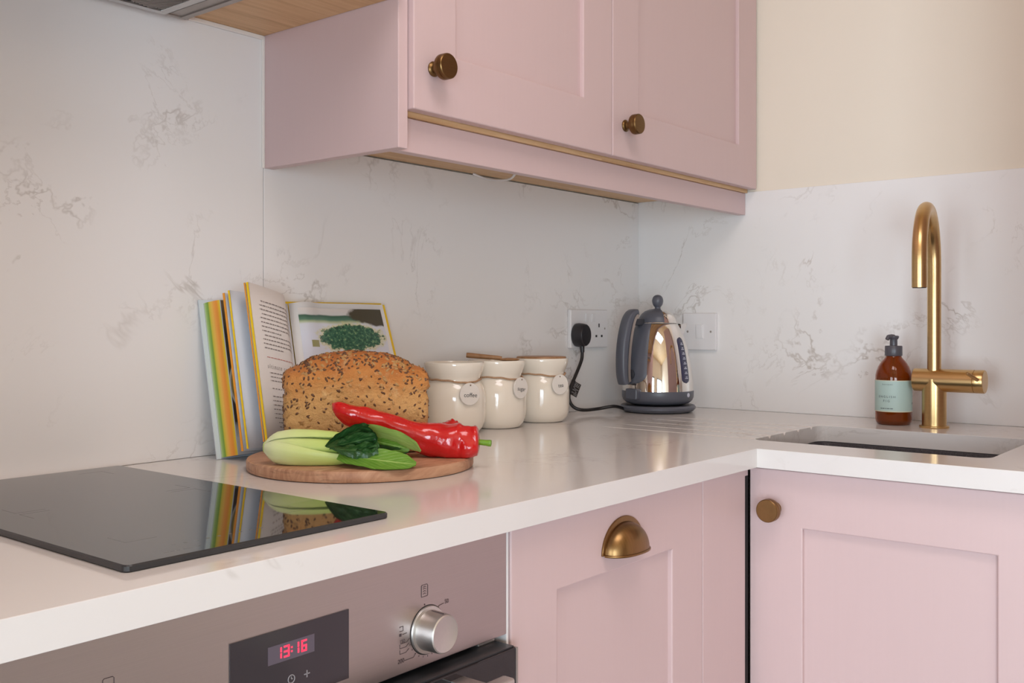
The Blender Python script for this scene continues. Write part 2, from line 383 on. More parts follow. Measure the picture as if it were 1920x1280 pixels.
def smoothstep(a, b, x):
    t = max(0., min(1., (x - a)/(b - a))); return t*t*(3 - 2*t)
def lerp(a, b, t): return a + (b - a)*t
def catmull(pts, n):
    P = [Vector(p) for p in pts]; P = [P[0]*2 - P[1]] + P + [P[-1]*2 - P[-2]]; out = []
    m = len(P) - 3
    for i in range(n + 1):
        t = i/n*m; k = min(int(t), m - 1); t -= k; a, b, c, d = P[k:k + 4]
        out.append(.5*((2*b) + (c - a)*t + (2*a - 5*b + 4*c - d)*t*t + (3*b - a - 3*c + d)*t**3))
    return out
def interp(xs, ys, x):
    for i in range(len(xs) - 1):
        if x <= xs[i + 1]: return lerp(ys[i], ys[i + 1], max(0, (x - xs[i])/(xs[i + 1] - xs[i])))
    return ys[-1]

# ------------------------------------------------------------------ the room
RX0, RY0, RZ = -4.1, -3.9, 2.5
struct('floor', MB().box(RX0 - .1, .2, RY0 - .1, .2, -.06, 0), 'floor_oak')
rx0, rx1, ry0, ry1 = -1.91, -1.19, -1.86, -.74
struct('ceiling', MB().box(RX0 - .1, rx0, RY0 - .1, .2, RZ, RZ + .06).box(rx1, .2, RY0 - .1, .2, RZ, RZ + .06).box(rx0, rx1, RY0 - .1, ry0, RZ, RZ + .06).box(rx0, rx1, ry1, .2, RZ, RZ + .06), 'ceiling_pine')
mb = MB()
for x in (rx0 + .015, rx1 - .015): mb.box(x - .015, x + .015, ry0, ry1, RZ - .02, RZ + .06)
for y in (ry0 + .015, ry1 - .015): mb.box(rx0 + .03, rx1 - .03, y - .015, y + .015, RZ - .02, RZ + .06)
struct('added_rooflight', mb, 'white_plastic', 'added white framed rooflight')  # frame added round the overhead lamp
struct('wall_back', MB().box(RX0 - .1, .2, .012, .14, 0, RZ), 'cream_wall')
struct('wall_right', MB().box(.004, .14, RY0 - .1, .012, 0, RZ), 'cream_wall')
struct('wall_front', MB().box(RX0 - .1, .004, RY0 - .1, RY0, 0, RZ), 'cream_wall')
wz0, wz1 = .12, 1.65
WINS = ((-3.72, -2.28), (-1.52, -.48))
mb = MB().box(RX0 - .1, RX0, RY0, WINS[0][0], 0, RZ).box(RX0 - .1, RX0, WINS[0][1], WINS[1][0], 0, RZ).box(RX0 - .1, RX0, WINS[1][1], .012, 0, RZ)
for a_, b_ in WINS: mb.box(RX0 - .1, RX0, a_, b_, 0, wz0).box(RX0 - .1, RX0, a_, b_, wz1, RZ)
struct('wall_left', mb, 'cream_wall')
for nm, (a_, b_) in zip(('window_1', 'added_window'), WINS):  # the second opening is added to hold the side lamp
    mb = MB()
    for y in (a_ + .03, (a_ + b_)/2, b_ - .03): mb.box(RX0 - .05, RX0 + .1, y - .03, y + .03, wz0, wz1)
    for z in (wz0 + .03, wz1 - .03): mb.box(RX0 - .05, RX0 + .1, a_, b_, z - .03, z + .03)
    struct(nm, mb, 'window_frame', 'unseen glazed garden door with dark frame')
mb = MB().box(-1.7, -.85, RY0, RY0 + .04, 0, 2.0)
for i in range(6): mb.box(-1.69 + i*.14, -1.565 + i*.14, RY0 + .04, RY0 + .052, .02, 1.98)
struct('door_1', mb, 'dark_wood', 'brown boarded door')

# ------------------------------------------------------------------ splashbacks
T = .012
UL = -1.1092
tag(obj('splashback_panel', MB().box(-1.983, UL - .0006, 0, T, H, H + .648), 'quartz_wall', bevel=.0008), 'tall white veined quartz splashback behind the induction hob', 'splashback')
tag(obj('splashback_panel', MB().box(UL + .0006, .003, 0, T, H, H + .488), 'quartz_wall', bevel=.0008), 'white quartz splashback under the wall cupboards behind jars and bread', 'splashback')
tag(obj('splashback_panel', MB().box(0, .004, -1.0605, 0, H, H + .4921), 'quartz_wall', bevel=.0008), 'low white quartz upstand on the wall behind the tap and soap bottle', 'splashback')
struct('trim_1', MB().box(UL - .0045, UL, -.004, 0, H + .441, H + .648), 'sealant', bevel=.001)
struct('trim_2', MB().box(-1.245, UL - .004, -.005, 0, H + .6415, H + .648), 'sealant', bevel=.001)

# ------------------------------------------------------------------ worktop: L-shaped slab with sink cut-out and drainer grooves
DA, DB, TH = .6006, .616, .030
sx0, sx1, sy0, sy1, sr = -.510, -.212, -.915, -.540, .022
gx = [-.498, -.4365, -.375, -.3135, -.252]; gy0 = -.226; GW = .0052
def gdepth(y): return .0050*max(0., min(1., .25 + .75*(gy0 - y)/(gy0 - sy1))) if y < gy0 - 1e-6 else 0.
xs = sorted({-1.98, -DB, sx0, sx0 + sr, sx1 - sr, sx1, -.0005} | {g + d for g in gx for d in (-GW, 0, GW)})
ys = sorted({-1.0605, -DA, sy0, sy0 + sr, sy1 - sr, sy1, gy0, -.0005})
mb = MB(); cellsets = set()
def topz(x, y):
    for g in gx:
        if abs(x - g) < 1e-6 and sy1 - 1e-6 <= y <= gy0 + 1e-6: return H - gdepth(y)
    return H
def solid(i, j):
    if i < 0 or j < 0 or i >= len(xs) - 1 or j >= len(ys) - 1: return False
    x = (xs[i] + xs[i + 1])/2; y = (ys[j] + ys[j + 1])/2
    if x < -DB and y < -DA: return False
    if sx0 < x < sx1 and sy0 < y < sy1: return False
    return True
P = lambda x, y, top: (x, y, topz(x, y) if top else H - TH)
for i in range(len(xs) - 1):
    for j in range(len(ys) - 1):
        if not solid(i, j): continue
        a, b_, c, d = (xs[i], ys[j]), (xs[i + 1], ys[j]), (xs[i + 1], ys[j + 1]), (xs[i], ys[j + 1])
        mb.add([P(*a, 1), P(*b_, 1), P(*c, 1), P(*d, 1)], [(0, 1, 2, 3)])
        mb.add([P(*a, 0), P(*b_, 0), P(*c, 0), P(*d, 0)], [(3, 2, 1, 0)])
        for (di, dj, p, q) in ((0, -1, a, b_), (1, 0, b_, c), (0, 1, c, d), (-1, 0, d, a)):
            if not solid(i + di, j + dj):
                mx, my = (p[0] + q[0])/2, (p[1] + q[1])/2
                incorner = (sx0 - 1e-6 <= mx <= sx1 + 1e-6 and sy0 - 1e-6 <= my <= sy1 + 1e-6) and ((mx < sx0 + sr or mx > sx1 - sr) and (my < sy0 + sr or my > sy1 - sr))
                if not incorner: mb.add([P(*p, 0), P(*q, 0), P(*q, 1), P(*p, 1)], [(0, 1, 2, 3)])
for cx, cy, qx, qy in ((sx0, sy0, 1, 1), (sx1, sy0, -1, 1), (sx1, sy1, -1, -1), (sx0, sy1, 1, -1)):
    cc = (cx + qx*sr, cy + qy*sr); arc = [(cc[0] - qx*sr*math.cos(t*PI/12), cc[1] - qy*sr*math.sin(t*PI/12)) for t in range(7)]
    extra = sorted([x for x in xs if min(cx, cc[0]) + 1e-6 < x < max(cx, cc[0]) - 1e-6], key=lambda x: abs(x - cx))
    loop = [(cx, cy)] + [(x, cy) for x in extra]
    loop = loop + arc[::-1] if True else loop
    for top in (1, 0):
        mb.add([(x, y, (topz(x, y) if top else H - TH)) for x, y in loop], [tuple(range(len(loop)))])
    for t in range(6): mb.add([(*arc[t], H - TH), (*arc[t + 1], H - TH), (*arc[t + 1], H), (*arc[t], H)], [(0, 1, 2, 3)])
wt = tag(obj('worktop', mb, 'quartz_top', bevel=.0016, seg=2, bang=60), 'pale quartz L-shaped worktop with drainer grooves and sink cut-out', 'worktop')

# sink bowl under the cut-out
sk = thing('sink', 'dark speckled granite sink bowl mounted under the pale worktop', 'sink', ((sx0 + sx1)/2, (sy0 + sy1)/2, H - TH - .2))
def rrect(x0, x1, y0, y1, r, n=6):
    out = []
    for cx, cy, a0 in ((x1 - r, y1 - r, 0), (x0 + r, y1 - r, 90), (x0 + r, y0 + r, 180), (x1 - r, y0 + r, 270)):
        for k in range(n + 1): a = R(a0 + 90*k/n); out.append((cx + r*math.cos(a), cy + r*math.sin(a)))
    return out
mb = MB(); loops = []
zt = H - TH
for (e, z, r) in ((.022, zt - .0008, .04), (-.001, zt - .0008, .024), (-.003, zt - .004, .024), (-.010, zt - .165, .03), (-.03, zt - .185, .045)):
    loops.append([(x, y, z) for x, y in rrect(sx0 - e, sx1 + e, sy0 - e, sy1 + e, r)])
n = len(loops[0])
for l in loops: mb.add(l, [])
for i in range(len(loops) - 1): mb.f += [[i*n + k, i*n + (k + 1) % n, (i + 1)*n + (k + 1) % n, (i + 1)*n + k] for k in range(n)]; mb.mi += [0]*n
mb.f.append([(len(loops) - 1)*n + k for k in range(n)]); mb.mi.append(0)
obj('bowl', mb, 'granite_sink', sk, smooth=40, fix=False)
obj('drain', MB().lathe([(0, .004), (.03, .004), (.042, .001), (.043, 0)], ((sx0 + sx1)/2, (sy0 + sy1)/2, zt - .185), 28), 'chrome', sk, smooth=40)

# ------------------------------------------------------------------ shaker doors, knobs, cabinets
def mapA(yf): return lambda u, v, w: Vector((u, yf - w, v))           # faces the room along -y
def mapB(xf): return lambda u, v, w: Vector((xf - w, -u, v))          # faces along -x, u runs towards -y
def shaker(parent, mp, u0, u1, v0, v1, fr=.088, t=.020, rec=.0075, vb=None):
    mb = MB(); vb = fr if vb is None else vb
    O = [(u0, v0), (u1, v0), (u1, v1), (u0, v1)]; I = [(u0 + fr, v0 + vb), (u1 - fr, v0 + vb), (u1 - fr, v1 - fr), (u0 + fr, v1 - fr)]
    vs = [mp(a, b, 0) for a, b in O] + [mp(a, b, 0) for a, b in I] + [mp(a, b, -t) for a, b in O] + [mp(a, b, -t) for a, b in I]
    fs = []
    for k in range(4):
        j = (k + 1) % 4
        fs += [(k, j, 4 + j, 4 + k), (8 + k, 12 + k, 12 + j, 8 + j), (k, 8 + k, 8 + j, j), (4 + k, 4 + j, 12 + j, 12 + k)]
    d = obj('door', mb.add(vs, fs), 'pink_paint', parent, bevel=.0018, seg=2)
    g = .0004
    q = MB().add([mp(a, b, w) for w in (-rec, -t + .002) for a, b in ((u0 + fr - g, v0 + vb - g), (u1 - fr + g, v0 + vb - g), (u1 - fr + g, v1 - fr + g), (u0 + fr - g, v1 - fr + g))],
                 [(0, 1, 2, 3), (7, 6, 5, 4), (0, 4, 5, 1), (1, 5, 6, 2), (2, 6, 7, 3), (3, 7, 4, 0)])
    obj('panel', q, 'pink_paint', d)
    return d
KN = [(0, 0), (.0105, 0), (.0110, .002), (.0095, .0042), (.0068, .0055), (.0060, .010), (.0075, .0145), (.0125, .0165), (.0172, .0178), (.0181, .0195), (.0181, .0258), (.0176, .0266), (.0176, .0272), (.0181, .028), (.0179, .0305), (.0168, .0318), (0, .0322)]
def knob(parent, pos, ax, mat): return obj('knob', MB().lathe(KN, pos, 36, ax), mat, parent, smooth=35)

UZ, UT = H + .4408, H + 1.16
PB = H + .490                                   # underside of the carcasses
def wall_unit(label, x0, x1, lft, kx, kz):
    t = thing('wall_cupboard', label, 'cupboard', ((x0 + x1)/2, -.15, UZ if lft else PB), 'pink wall cupboards')
    mb = MB().box(x0, x1, -.288, 0, PB, PB + .018).box(x0, x0 + .018, -.288, 0, PB + .018, UT).box(x1 - .018, x1, -.288, 0, PB + .018, UT).box(x0 + .018, x1 - .018, -.012, 0, PB + .018, UT).box(x0, x1, -.288, 0, UT, UT + .018)
    obj('body', mb, 'oak', t)
    d = shaker(t, mapA(-.311), x0 + .0012, x1 - .0012, H + .4965, UT + .01)
    knob(d, (kx, -.311, kz), 'y-', 'dark_brass')
    if lft: obj('end_panel', MB().box(UL, UL + .0185, -.3012, -.0005, UZ, UT + .018), 'pink_paint', t, bevel=.0012)
    return t
wall_unit('pink wall cupboard whose exposed end panel faces the hob', -1.0902, -.5885, True, -1.0503, H + .5583)
wall_unit('pink wall cupboard fitted against the cream wall in the corner', -.5880, -.002, False, -.547, H + .5551)
tag(obj('pelmet', MB().box(UL + .0187, -.001, -.2828, -.2648, UZ, PB - .0005), 'pink_paint', bevel=.0012), 'long pink pelmet strip under the two wall cupboards', 'pelmet')
# pale cable that droops across the oak underside where the two cupboards meet
pts = catmull([(-.62, -.008, H + .4885), (-.60, -.03, H + .478), (-.66, -.13, H + .462), (-.80, -.2635, H + .4475)], 20)
tag(obj('light_cable', MB().tube(pts, .0022, 8), 'white_plastic', smooth=60), 'thin pale cable crossing under the wall cupboards behind the pelmet', 'cable')

hc = thing('hood_cupboard', 'oak cupboard underside over the hob that holds the extractor', 'cupboard', (-1.5, -.15, H + .648))
obj('body', MB().box(-1.93, UL - .0006, -.300, -.0005, H + .648, H + 1.18), 'oak', hc, bevel=.001)
shaker(hc, mapA(-.3215), -1.93, UL - .002, H + .652, H + 1.18)
hd = thing('extractor_hood', 'grey metal extractor hood set under the oak cupboard', 'extractor hood', (-1.51, -.145, H + .636))
obj('base_plate', MB().box(-1.775, -1.2535, -.286, -.008, H + .638, H + .6478), 'hood_metal', hd, bevel=.0015)
mb = MB()
for a in ((-1.768, -1.262, -.2800, -.274), (-1.768, -1.262, -.020, -.014), (-1.768, -1.762, -.274, -.020), (-1.268, -1.262, -.274, -.020)): mb.box(*a, H + .6362, H + .638)
obj('rim', mb, 'hood_metal', hd)
ft = MB()
for a in ((-1.73, -1.297, -.262, -.250), (-1.73, -1.297, -.034, -.022), (-1.73, -1.718, -.250, -.034), (-1.309, -1.297, -.250, -.034)): ft.box(*a, H + .6325, H + .638)
flt = obj('filter_frame', ft, 'mesh_metal', hd, bevel=.001)
mb = MB(); x0, x1, y0, y1 = -1.718, -1.309, -.250, -.034
for sgn in (1, -1):
    k = -1.0
    while k < 1.0:
        pts = []
        for i in range(61):
            x = lerp(x0, x1, i/60); y = (y0 + y1)/2 + sgn*(x - (x0 + x1)/2)*1.0 + k
            if y0 <= y <= y1: pts.append((x, y))
        if len(pts) > 1: mb.tube([(*pts[0], H + .635 + .0006*sgn), (*pts[-1], H + .635 + .0006*sgn)], .0011, 4)
        k += .0085
fm = obj('filter_mesh', mb, 'mesh_metal', flt); fm['kind'] = 'stuff'
obj('filter_backing', MB().box(x0, x1, y0, y1, H + .6372, H + .6379), 'dark_gap', flt)

# base units
FA, FB = -.58, -.596                                # door planes of the two runs
def carcass(x0, x1, y0, y1): 
    return MB().box(x0, x1, y0, y1, .14, H - TH - .001)
t = thing('base_cupboard', 'pink base cupboard with a half-moon brass cup handle next to the oven', 'cupboard', (-.98, -.3, 0))
obj('body', carcass(-1.2060, -.758, -.558, -.02), 'white_plastic', t)
d = shaker(t, mapA(FA), -1.2050, -.7568, .15, H - TH - .0035)
# cup handle: flange arch and hollow half dome open below
hx, hz = -.974, H - .0985
mb = MB()
def arch(rx, rz, n=28): return [(rx*math.cos(PI*k/n), rz*math.sin(PI*k/n)) for k in range(n + 1)]
mb.prism(arch(.0500, .0445), lambda a, b: Vector((hx + a, FA, hz + b)), lambda a, b: Vector((hx + a, FA - .0028, hz + b)))
hnd = obj('cup_handle', mb, 'aged_brass', d, smooth=40, bevel=.0008)
def cup(s):
    def f(a, b):
        th = PI*a; ph = PI/2*b
        x = .0445*s*math.cos(th)*math.cos(ph)**.8; z = .0375*s*math.sin(th)*math.cos(ph)**.75; y = .026*s*math.sin(ph)
        return Vector((hx + x, FA - .0025 - y, hz + z + (-.001 if s < 1 else 0)))
    return f
mb = MB().grid(cup(1.), 36, 14).grid(cup(.93), 36, 14, flip=True)
rim = [cup(1.)(0, k/14) for k in range(15)] + [cup(1.)(1, k/14) for k in range(13, -1, -1)]
mb.tube([p + Vector((0, 0, -.0004)) for p in rim], .0018, 8)
obj('cup', mb, 'aged_brass', hnd, smooth=50, fix=False)
obj('filler_panel', MB().box(-.7548, -.6150, FA, FA + .018, .15, H - TH - .0025), 'pink_paint', t, bevel=.0014)
t = thing('sink_cupboard', 'pink base cupboard with round brass knob below the sink', 'cupboard', (-.3, -.8, 0))
mb = MB().box(-.574, -.02, -1.035, -1.017, .14, H - TH - .2).box(-.574, -.02, -.598, -.580, .14, H - TH - .2).box(-.574, -.02, -1.017, -.598, .14, .158).box(-.032, -.02, -1.017, -.598, .158, H - TH - .2)
obj('body', mb, 'white_plastic', t)
obj('corner_strip', MB().box(-.6145, -.5975, -.5765, -.5715, .1, H - .0465).box(-.6135, -.5985, -.5765, -.5715, H - .0465, H - TH - .002, 1), ['dark_gap', 'pink_paint'], t)
d = shaker(t, mapB(FB), .5785, 1.0335, .15, H - TH - .0035)
knob(d, (FB, -.6217, H - .0945), 'x-', 'aged_brass')
t = thing('shading_cupboard', 'added tall pink cupboard shading the end of the sink run', 'cupboard', (-.3, -1.39, 0))  # added out of view to darken the right part of the sink wall
obj('body', MB().box(-.574, -.02, -1.74, -1.062, .14, 2.15), 'pink_paint', t)
shaker(t, mapB(FB), 1.0645, 1.738, .15, 2.15)
t = thing('shading_cupboard', 'added tall pink cupboard shading the hob end of the worktop', 'cupboard', (-2.3, -.3, 0))  # added out of view to keep side light off the end panel
obj('body', MB().box(-2.60, -1.985, -.575, -.005, .14, 2.15), 'pink_paint', t)
shaker(t, mapA(-.597), -2.598, -1.987, .15, 2.15)
tag(obj('plinth', MB().box(-1.98, -.53, -.53, -.515, 0, .138).box(-.53, -.515, -1.74, -.53, 0, .138), 'pink_paint'), 'pink recessed plinth along the floor under the base cupboards', 'plinth')
oh = thing('oven_housing', 'tall sided cabinet housing around the built-in oven', 'cabinet', (-1.512, -.3, .14))
oh['label'] = 'cabinet housing whose thin pale edge shows beside the oven'
obj('side_panel', MB().box(-1.2115, -1.2075, -.5785, -.02, .14, H - TH - .001), 'white_plastic', oh, bevel=.0008)
obj('side_panel', MB().box(-1.845, -1.815, -.578, -.02, .14, H - TH - .001), 'pink_paint', oh, bevel=.001)

# ------------------------------------------------------------------ oven
ov = thing('oven', 'built-in stainless steel oven with clock display under the hob', 'oven', (-1.512, -.3, .14))
OX0, OX1 = -1.8095, -1.2135
obj('body', MB().box(OX0 + .01, OX1 - .004, -.555, -.03, .15, H - TH - .004), 'dark_gap', ov)
fz0, fz1 = H - .1505, H - TH - .0045
fs_ = obj('fascia', MB().box(OX0, OX1, FA, FA + .022, fz0, fz1), 'steel', ov, bevel=.0008)
PF = lambda u, v, w=.0004: Vector((u, FA - w, H + v))
dx0, dx1, dz0, dz1 = -1.5785, -1.4474, -.1345, -.0697
dp = obj('display', MB().box(dx0, dx1, FA - .0009, FA + .001, H + dz0, H + dz1), 'black_glass', ov)
obj('lcd_window', MB().box(-1.540, -1.4888, FA - .0012, FA, H - .0985, H - .0825), 'lcd', dp)
SEG = {'1': 'bc', '3': 'abgcd', '6': 'afgedc'}
def seg7(mb, ch, x, z, w, h, t):
    hh = h/2; S = .0011*1.0
    bars = {'a': (x, x + w, z + h - t, z + h), 'd': (x, x + w, z, z + t), 'g': (x, x + w, z + hh - t/2, z + hh + t/2), 'b': (x + w - t, x + w, z + hh + t*.3, z + h - t*.3), 'c': (x + w - t, x + w, z + t*.3, z + hh - t*.3), 'f': (x, x + t, z + hh + t*.3, z + h - t*.3), 'e': (x, x + t, z + t*.3, z + hh - t*.3)}
    for s in SEG[ch]:
        a, b_, c, d_ = bars[s]; mb.box(a, b_, FA - .00155, FA - .0011, c, d_)
mb = MB(); zb = H - .0955
for ch, x in (('1', -1.5315), ('3', -1.5232), ('1', -1.5125), ('6', -1.5038)): seg7(mb, ch, x, zb, .0062, .0105, .0016)
for z in (zb + .003, zb + .0065): mb.box(-1.5152, -1.5136, FA - .00155, FA - .0011, z, z + .0015)
obj('clock_digits', mb, 'red_led', dp)
mb = MB(); W = .00045
mb.box(-1.5005, -1.4941, FA - .0014, FA - .0009, H - .1165 - W, H - .1165 + W).box(-1.4973 - W, -1.4973 + W, FA - .0014, FA - .0009, H - .1197, H - .1133)
mb.box(-1.5352, -1.5288, FA - .0014, FA - .0009, H - .1165 - W, H - .1165 + W)
rg = [PF(-1.5147 + .0036*math.cos(a*PI/10), -.1165 + .0036*math.sin(a*PI/10), .0011) for a in range(21)]
mb.tube(rg, W, 6).tube([PF(-1.5147, -.1165, .0011), PF(-1.5147, -.1143, .0011)], W*.8, 6).tube([PF(-1.5147, -.1165, .0011), PF(-1.5132, -.1165, .0011)], W*.8, 6)
obj('touch_symbols', mb, 'print_light', dp)
def ctrl(cx):
    k = obj('control_knob', MB().lathe([(0, 0), (.0245, 0), (.0245, .0015), (.0238, .0025), (.0205, .003), (.0203, .006), (.0198, .022), (.0192, .0245), (.0180, .0255), (.0172, .0252), (0, .0250)], (cx, FA, H - .1148), 44, 'y-'), 'knob_steel', ov, smooth=35)
    obj('pointer', MB().box(cx - .0005, cx + .0005, FA - .0225, FA - .006, H - .1148 + .0196, H - .1148 + .0206), 'print_dark', k)
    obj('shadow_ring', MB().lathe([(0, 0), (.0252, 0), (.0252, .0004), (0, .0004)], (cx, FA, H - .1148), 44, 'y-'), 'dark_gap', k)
ctrl(-1.3405); ctrl(-1.6830)
mb = MB(); LW = .00032
def pline(mb, pts, w=LW): mb.tube([PF(a, b, .0002) for a, b in pts], w, 5)
def icon(cx):
    mb.lathe([(0, 0), (.0009, 0), (.0009, .0003), (0, .0003)], PF(cx, -.0883, 0), 12, 'y-')
    pline(mb, [(cx - .0045, -.0800), (cx - .0045, -.0690), (cx - .0035, -.0680), (cx + .0035, -.0680), (cx + .0045, -.0690), (cx + .0045, -.0792), (cx + .0035, -.0800), (cx - .0045, -.0800)])
icon(-1.3449); icon(-1.6855)
for z in (-.0775, -.0750, -.0725, -.0705): pline(mb, [(-1.3468, z), (-1.3449, z + .0011), (-1.3430, z)], .00028)
text_on(mb, '50', .0062, lambda x, y: PF(-1.3120 + x, -.0920 + y))
pline(mb, [(-1.3255, -.0962), (-1.3235, -.0940), (-1.3165, -.0930)])
text_on(mb, '200', .0062, lambda x, y: PF(-1.3785 + x, -.1372 + y))
pline(mb, [(-1.3735, -.1378), (-1.3610, -.1378), (-1.3575, -.1345)])
for a, (x, z) in enumerate([(-1.3800, -.1300), (-1.3800, -.1245), (-1.3790, -.1200)]):
    pline(mb, [(x, z + .0040), (x, z), (x + .0085, z), (x + .0125, z + .0028)])
text_on(mb, '50', .005, lambda x, y: PF(-1.3755 + x, -.1180 + y))
pline(mb, [(-1.3800, -.1075), (-1.3755, -.1075), (-1.3755, -.1030), (-1.3800, -.1030), (-1.3800, -.1040)])
mb.box(-1.3805, -1.3780, FA - .0004, FA - .0001, H - .1125, H - .1098)
pline(mb, [(-1.3765, -.1112), (-1.3705, -.1108)])
for k in range(9):
    a = R(200 + k*14); pline(mb, [(-1.3405 + .0262*math.cos(a), -.1148 + .0262*math.sin(a)), (-1.3405 + .0275*math.cos(a), -.1148 + .0275*math.sin(a))])
obj('printed_scale', mb, 'print_dark', fs_, fix=False)['kind'] = 'stuff'
dr = obj('oven_door', MB().box(OX0 + .002, OX1 - .0075, -.602, -.562, .16, H - .1585), 'oven_glass', ov, bevel=.0015)
obj('door_trim', MB().box(OX0 + .004, OX1 - .010, -.5985, -.566, H - .1588, H - .1570), 'hob_edge', dr)
obj('door_frame_edge', MB().box(OX1 - .0105, OX1 - .0072, -.6026, -.562, .16, H - .1585), 'hood_metal', dr)
obj('hinge', MB().box(-1.252, -1.224, -.572, -.560, H - .1572, H - .1515), 'hood_metal', ov, bevel=.001)
hb = obj('handle', MB().box(-1.738, -1.286, -.652, -.636, H - .182, H - .163), 'knob_steel', dr, bevel=.003, seg=3)
for x in (-1.715, -1.329): obj('handle_post', MB().box(x, x + .02, -.637, -.601, H - .179, H - .166), 'knob_steel', hb, bevel=.001)

# ------------------------------------------------------------------ hob
hx0, hx1, hy0, hy1 = -1.6565, -1.3680, -.5533, -.0303
hb = thing('induction_hob', 'narrow black glass induction hob set on the worktop', 'hob', ((hx0 + hx1)/2, (hy0 + hy1)/2, H))
mb = MB()
for z, e in ((H + .0002, .0012), (H + .0012, 0), (H + .0050, 0), (H + .0062, .0014)):
    mb.add([(x, y, z) for x, y in rrect(hx0 + e, hx1 - e, hy0 + e, hy1 - e, .006 - e, 4)], [])
n = 20
for i in range(3): mb.f += [[i*n + k, i*n + (k + 1) % n, (i + 1)*n + (k + 1) % n, (i + 1)*n + k] for k in range(n)]; mb.mi += [1]*n
mb.f.append([3*n + k for k in range(n)]); mb.mi.append(0); mb.f.append([k for k in range(n)][::-1]); mb.mi.append(1)
obj('glass_plate', mb, ['hob_glass', 'hob_edge'], hb)
mb = MB(); zc = H + .00625
def zline(a, b_, w=.0006):
    mb.box(min(a[0], b_[0]) - w/2, max(a[0], b_[0]) + w/2, min(a[1], b_[1]) - w/2, max(a[1], b_[1]) + w/2, zc - .0001, zc)
for (y0, y1) in ((-.265, -.065), (-.475, -.275)):
    for sx in (-1.612, -1.412):
        for s in (0, 1): zline((sx, y0 + .0 + s*.17), (sx, y0 + .03 + s*.17))
    for yy in (y0, y1):
        for s in (0, 1): zline((-1.612 + s*.17, yy), (-1.582 + s*.17, yy))
for k in range(9): mb.lathe([(0, -.00005), (.0018, -.00005), (.0018, 0), (0, 0)], (-1.59 + k*.0115, -.515, zc), 10)
for k, w in enumerate((.004, .003, .002, .005, .004, .003)): zline((-1.612 + k*.0062, -.536), (-1.612 + k*.0062 + w, -.536), .0012)
obj('zone_marks', mb, 'hob_print', hb)['kind'] = 'stuff'

# ------------------------------------------------------------------ sockets
so = thing('double_socket', 'white double wall socket with a black plug in one side', 'socket', (-.2224, -.005, H + .1412))
s0, s1, z0 = -.2954, -.1494, H + .1412
obj('plate', MB().box(s0, s1, -.0095, -.0001, z0, z0 + .086), 'white_plastic', so, bevel=.0022, seg=3)
for c in (s0 + .036, s1 - .036):
    obj('pin_hole', MB().box(c - .0022, c + .0022, -.0098, -.0090, z0 + .046, z0 + .0545), 'hole_dark', so)
    for d in (-.011, .011): obj('pin_hole', MB().box(c + d - .0033, c + d + .0033, -.0098, -.0090, z0 + .0235, z0 + .0285), 'hole_dark', so)
for c in (s0 + .0605, s1 - .0605): obj('rocker_switch', MB().add([(c - .0055, -.0094, z0 + .058), (c + .0055, -.0094, z0 + .058), (c + .0055, -.0094, z0 + .077), (c - .0055, -.0094, z0 + .077), (c - .0055, -.0108, z0 + .058), (c + .0055, -.0108, z0 + .058), (c + .0055, -.0132, z0 + .077), (c - .0055, -.0132, z0 + .077)], [(0, 3, 2, 1), (4, 5, 6, 7), (0, 1, 5, 4), (1, 2, 6, 5), (2, 3, 7, 6), (3, 0, 4, 7)]), 'white_plastic', so, bevel=.0005)
for c in (s0 + .0125, s1 - .0125): obj('screw', MB().lathe([(0, 0), (.0025, 0), (.0022, .0006), (0, .0007)], (c, -.0094, z0 + .043), 14, 'y-'), 'hood_metal', so, smooth=40)
sw = thing('switch_plate', 'white single rocker switch plate on the wall behind the kettle', 'switch', (-.005, -.17, H + .1339))
y0, y1, z0 = -.2132, -.1272, H + .1339
obj('plate', MB().box(-.0095, -.0001, y0, y1, z0, z0 + .086), 'white_plastic', sw, bevel=.0022, seg=3)
yc = (y0 + y1)/2
obj('rocker_surround', MB().box(-.0106, -.009, yc - .0115, yc + .0085, z0 + .027, z0 + .061), 'white_plastic', sw, bevel=.0006)
obj('rocker_switch', MB().add([(-.0104, yc - .0095, z0 + .029), (-.0104, yc + .0065, z0 + .029), (-.0104, yc + .0065, z0 + .059), (-.0104, yc - .0095, z0 + .059), (-.0116, yc - .0095, z0 + .029), (-.0116, yc + .0065, z0 + .029), (-.0138, yc + .0065, z0 + .059), (-.0138, yc - .0095, z0 + .059)], [(0, 1, 2, 3), (7, 6, 5, 4), (0, 4, 5, 1), (1, 5, 6, 2), (2, 6, 7, 3), (3, 7, 4, 0)]), 'white_plastic', sw, bevel=.0005)
for d in (-.030, .030): obj('screw', MB().lathe([(0, 0), (.0027, 0), (.0024, .0005), (0, .0006)], (-.0094, yc + d, z0 + .043), 14, 'x-'), 'hood_metal', sw, smooth=40)

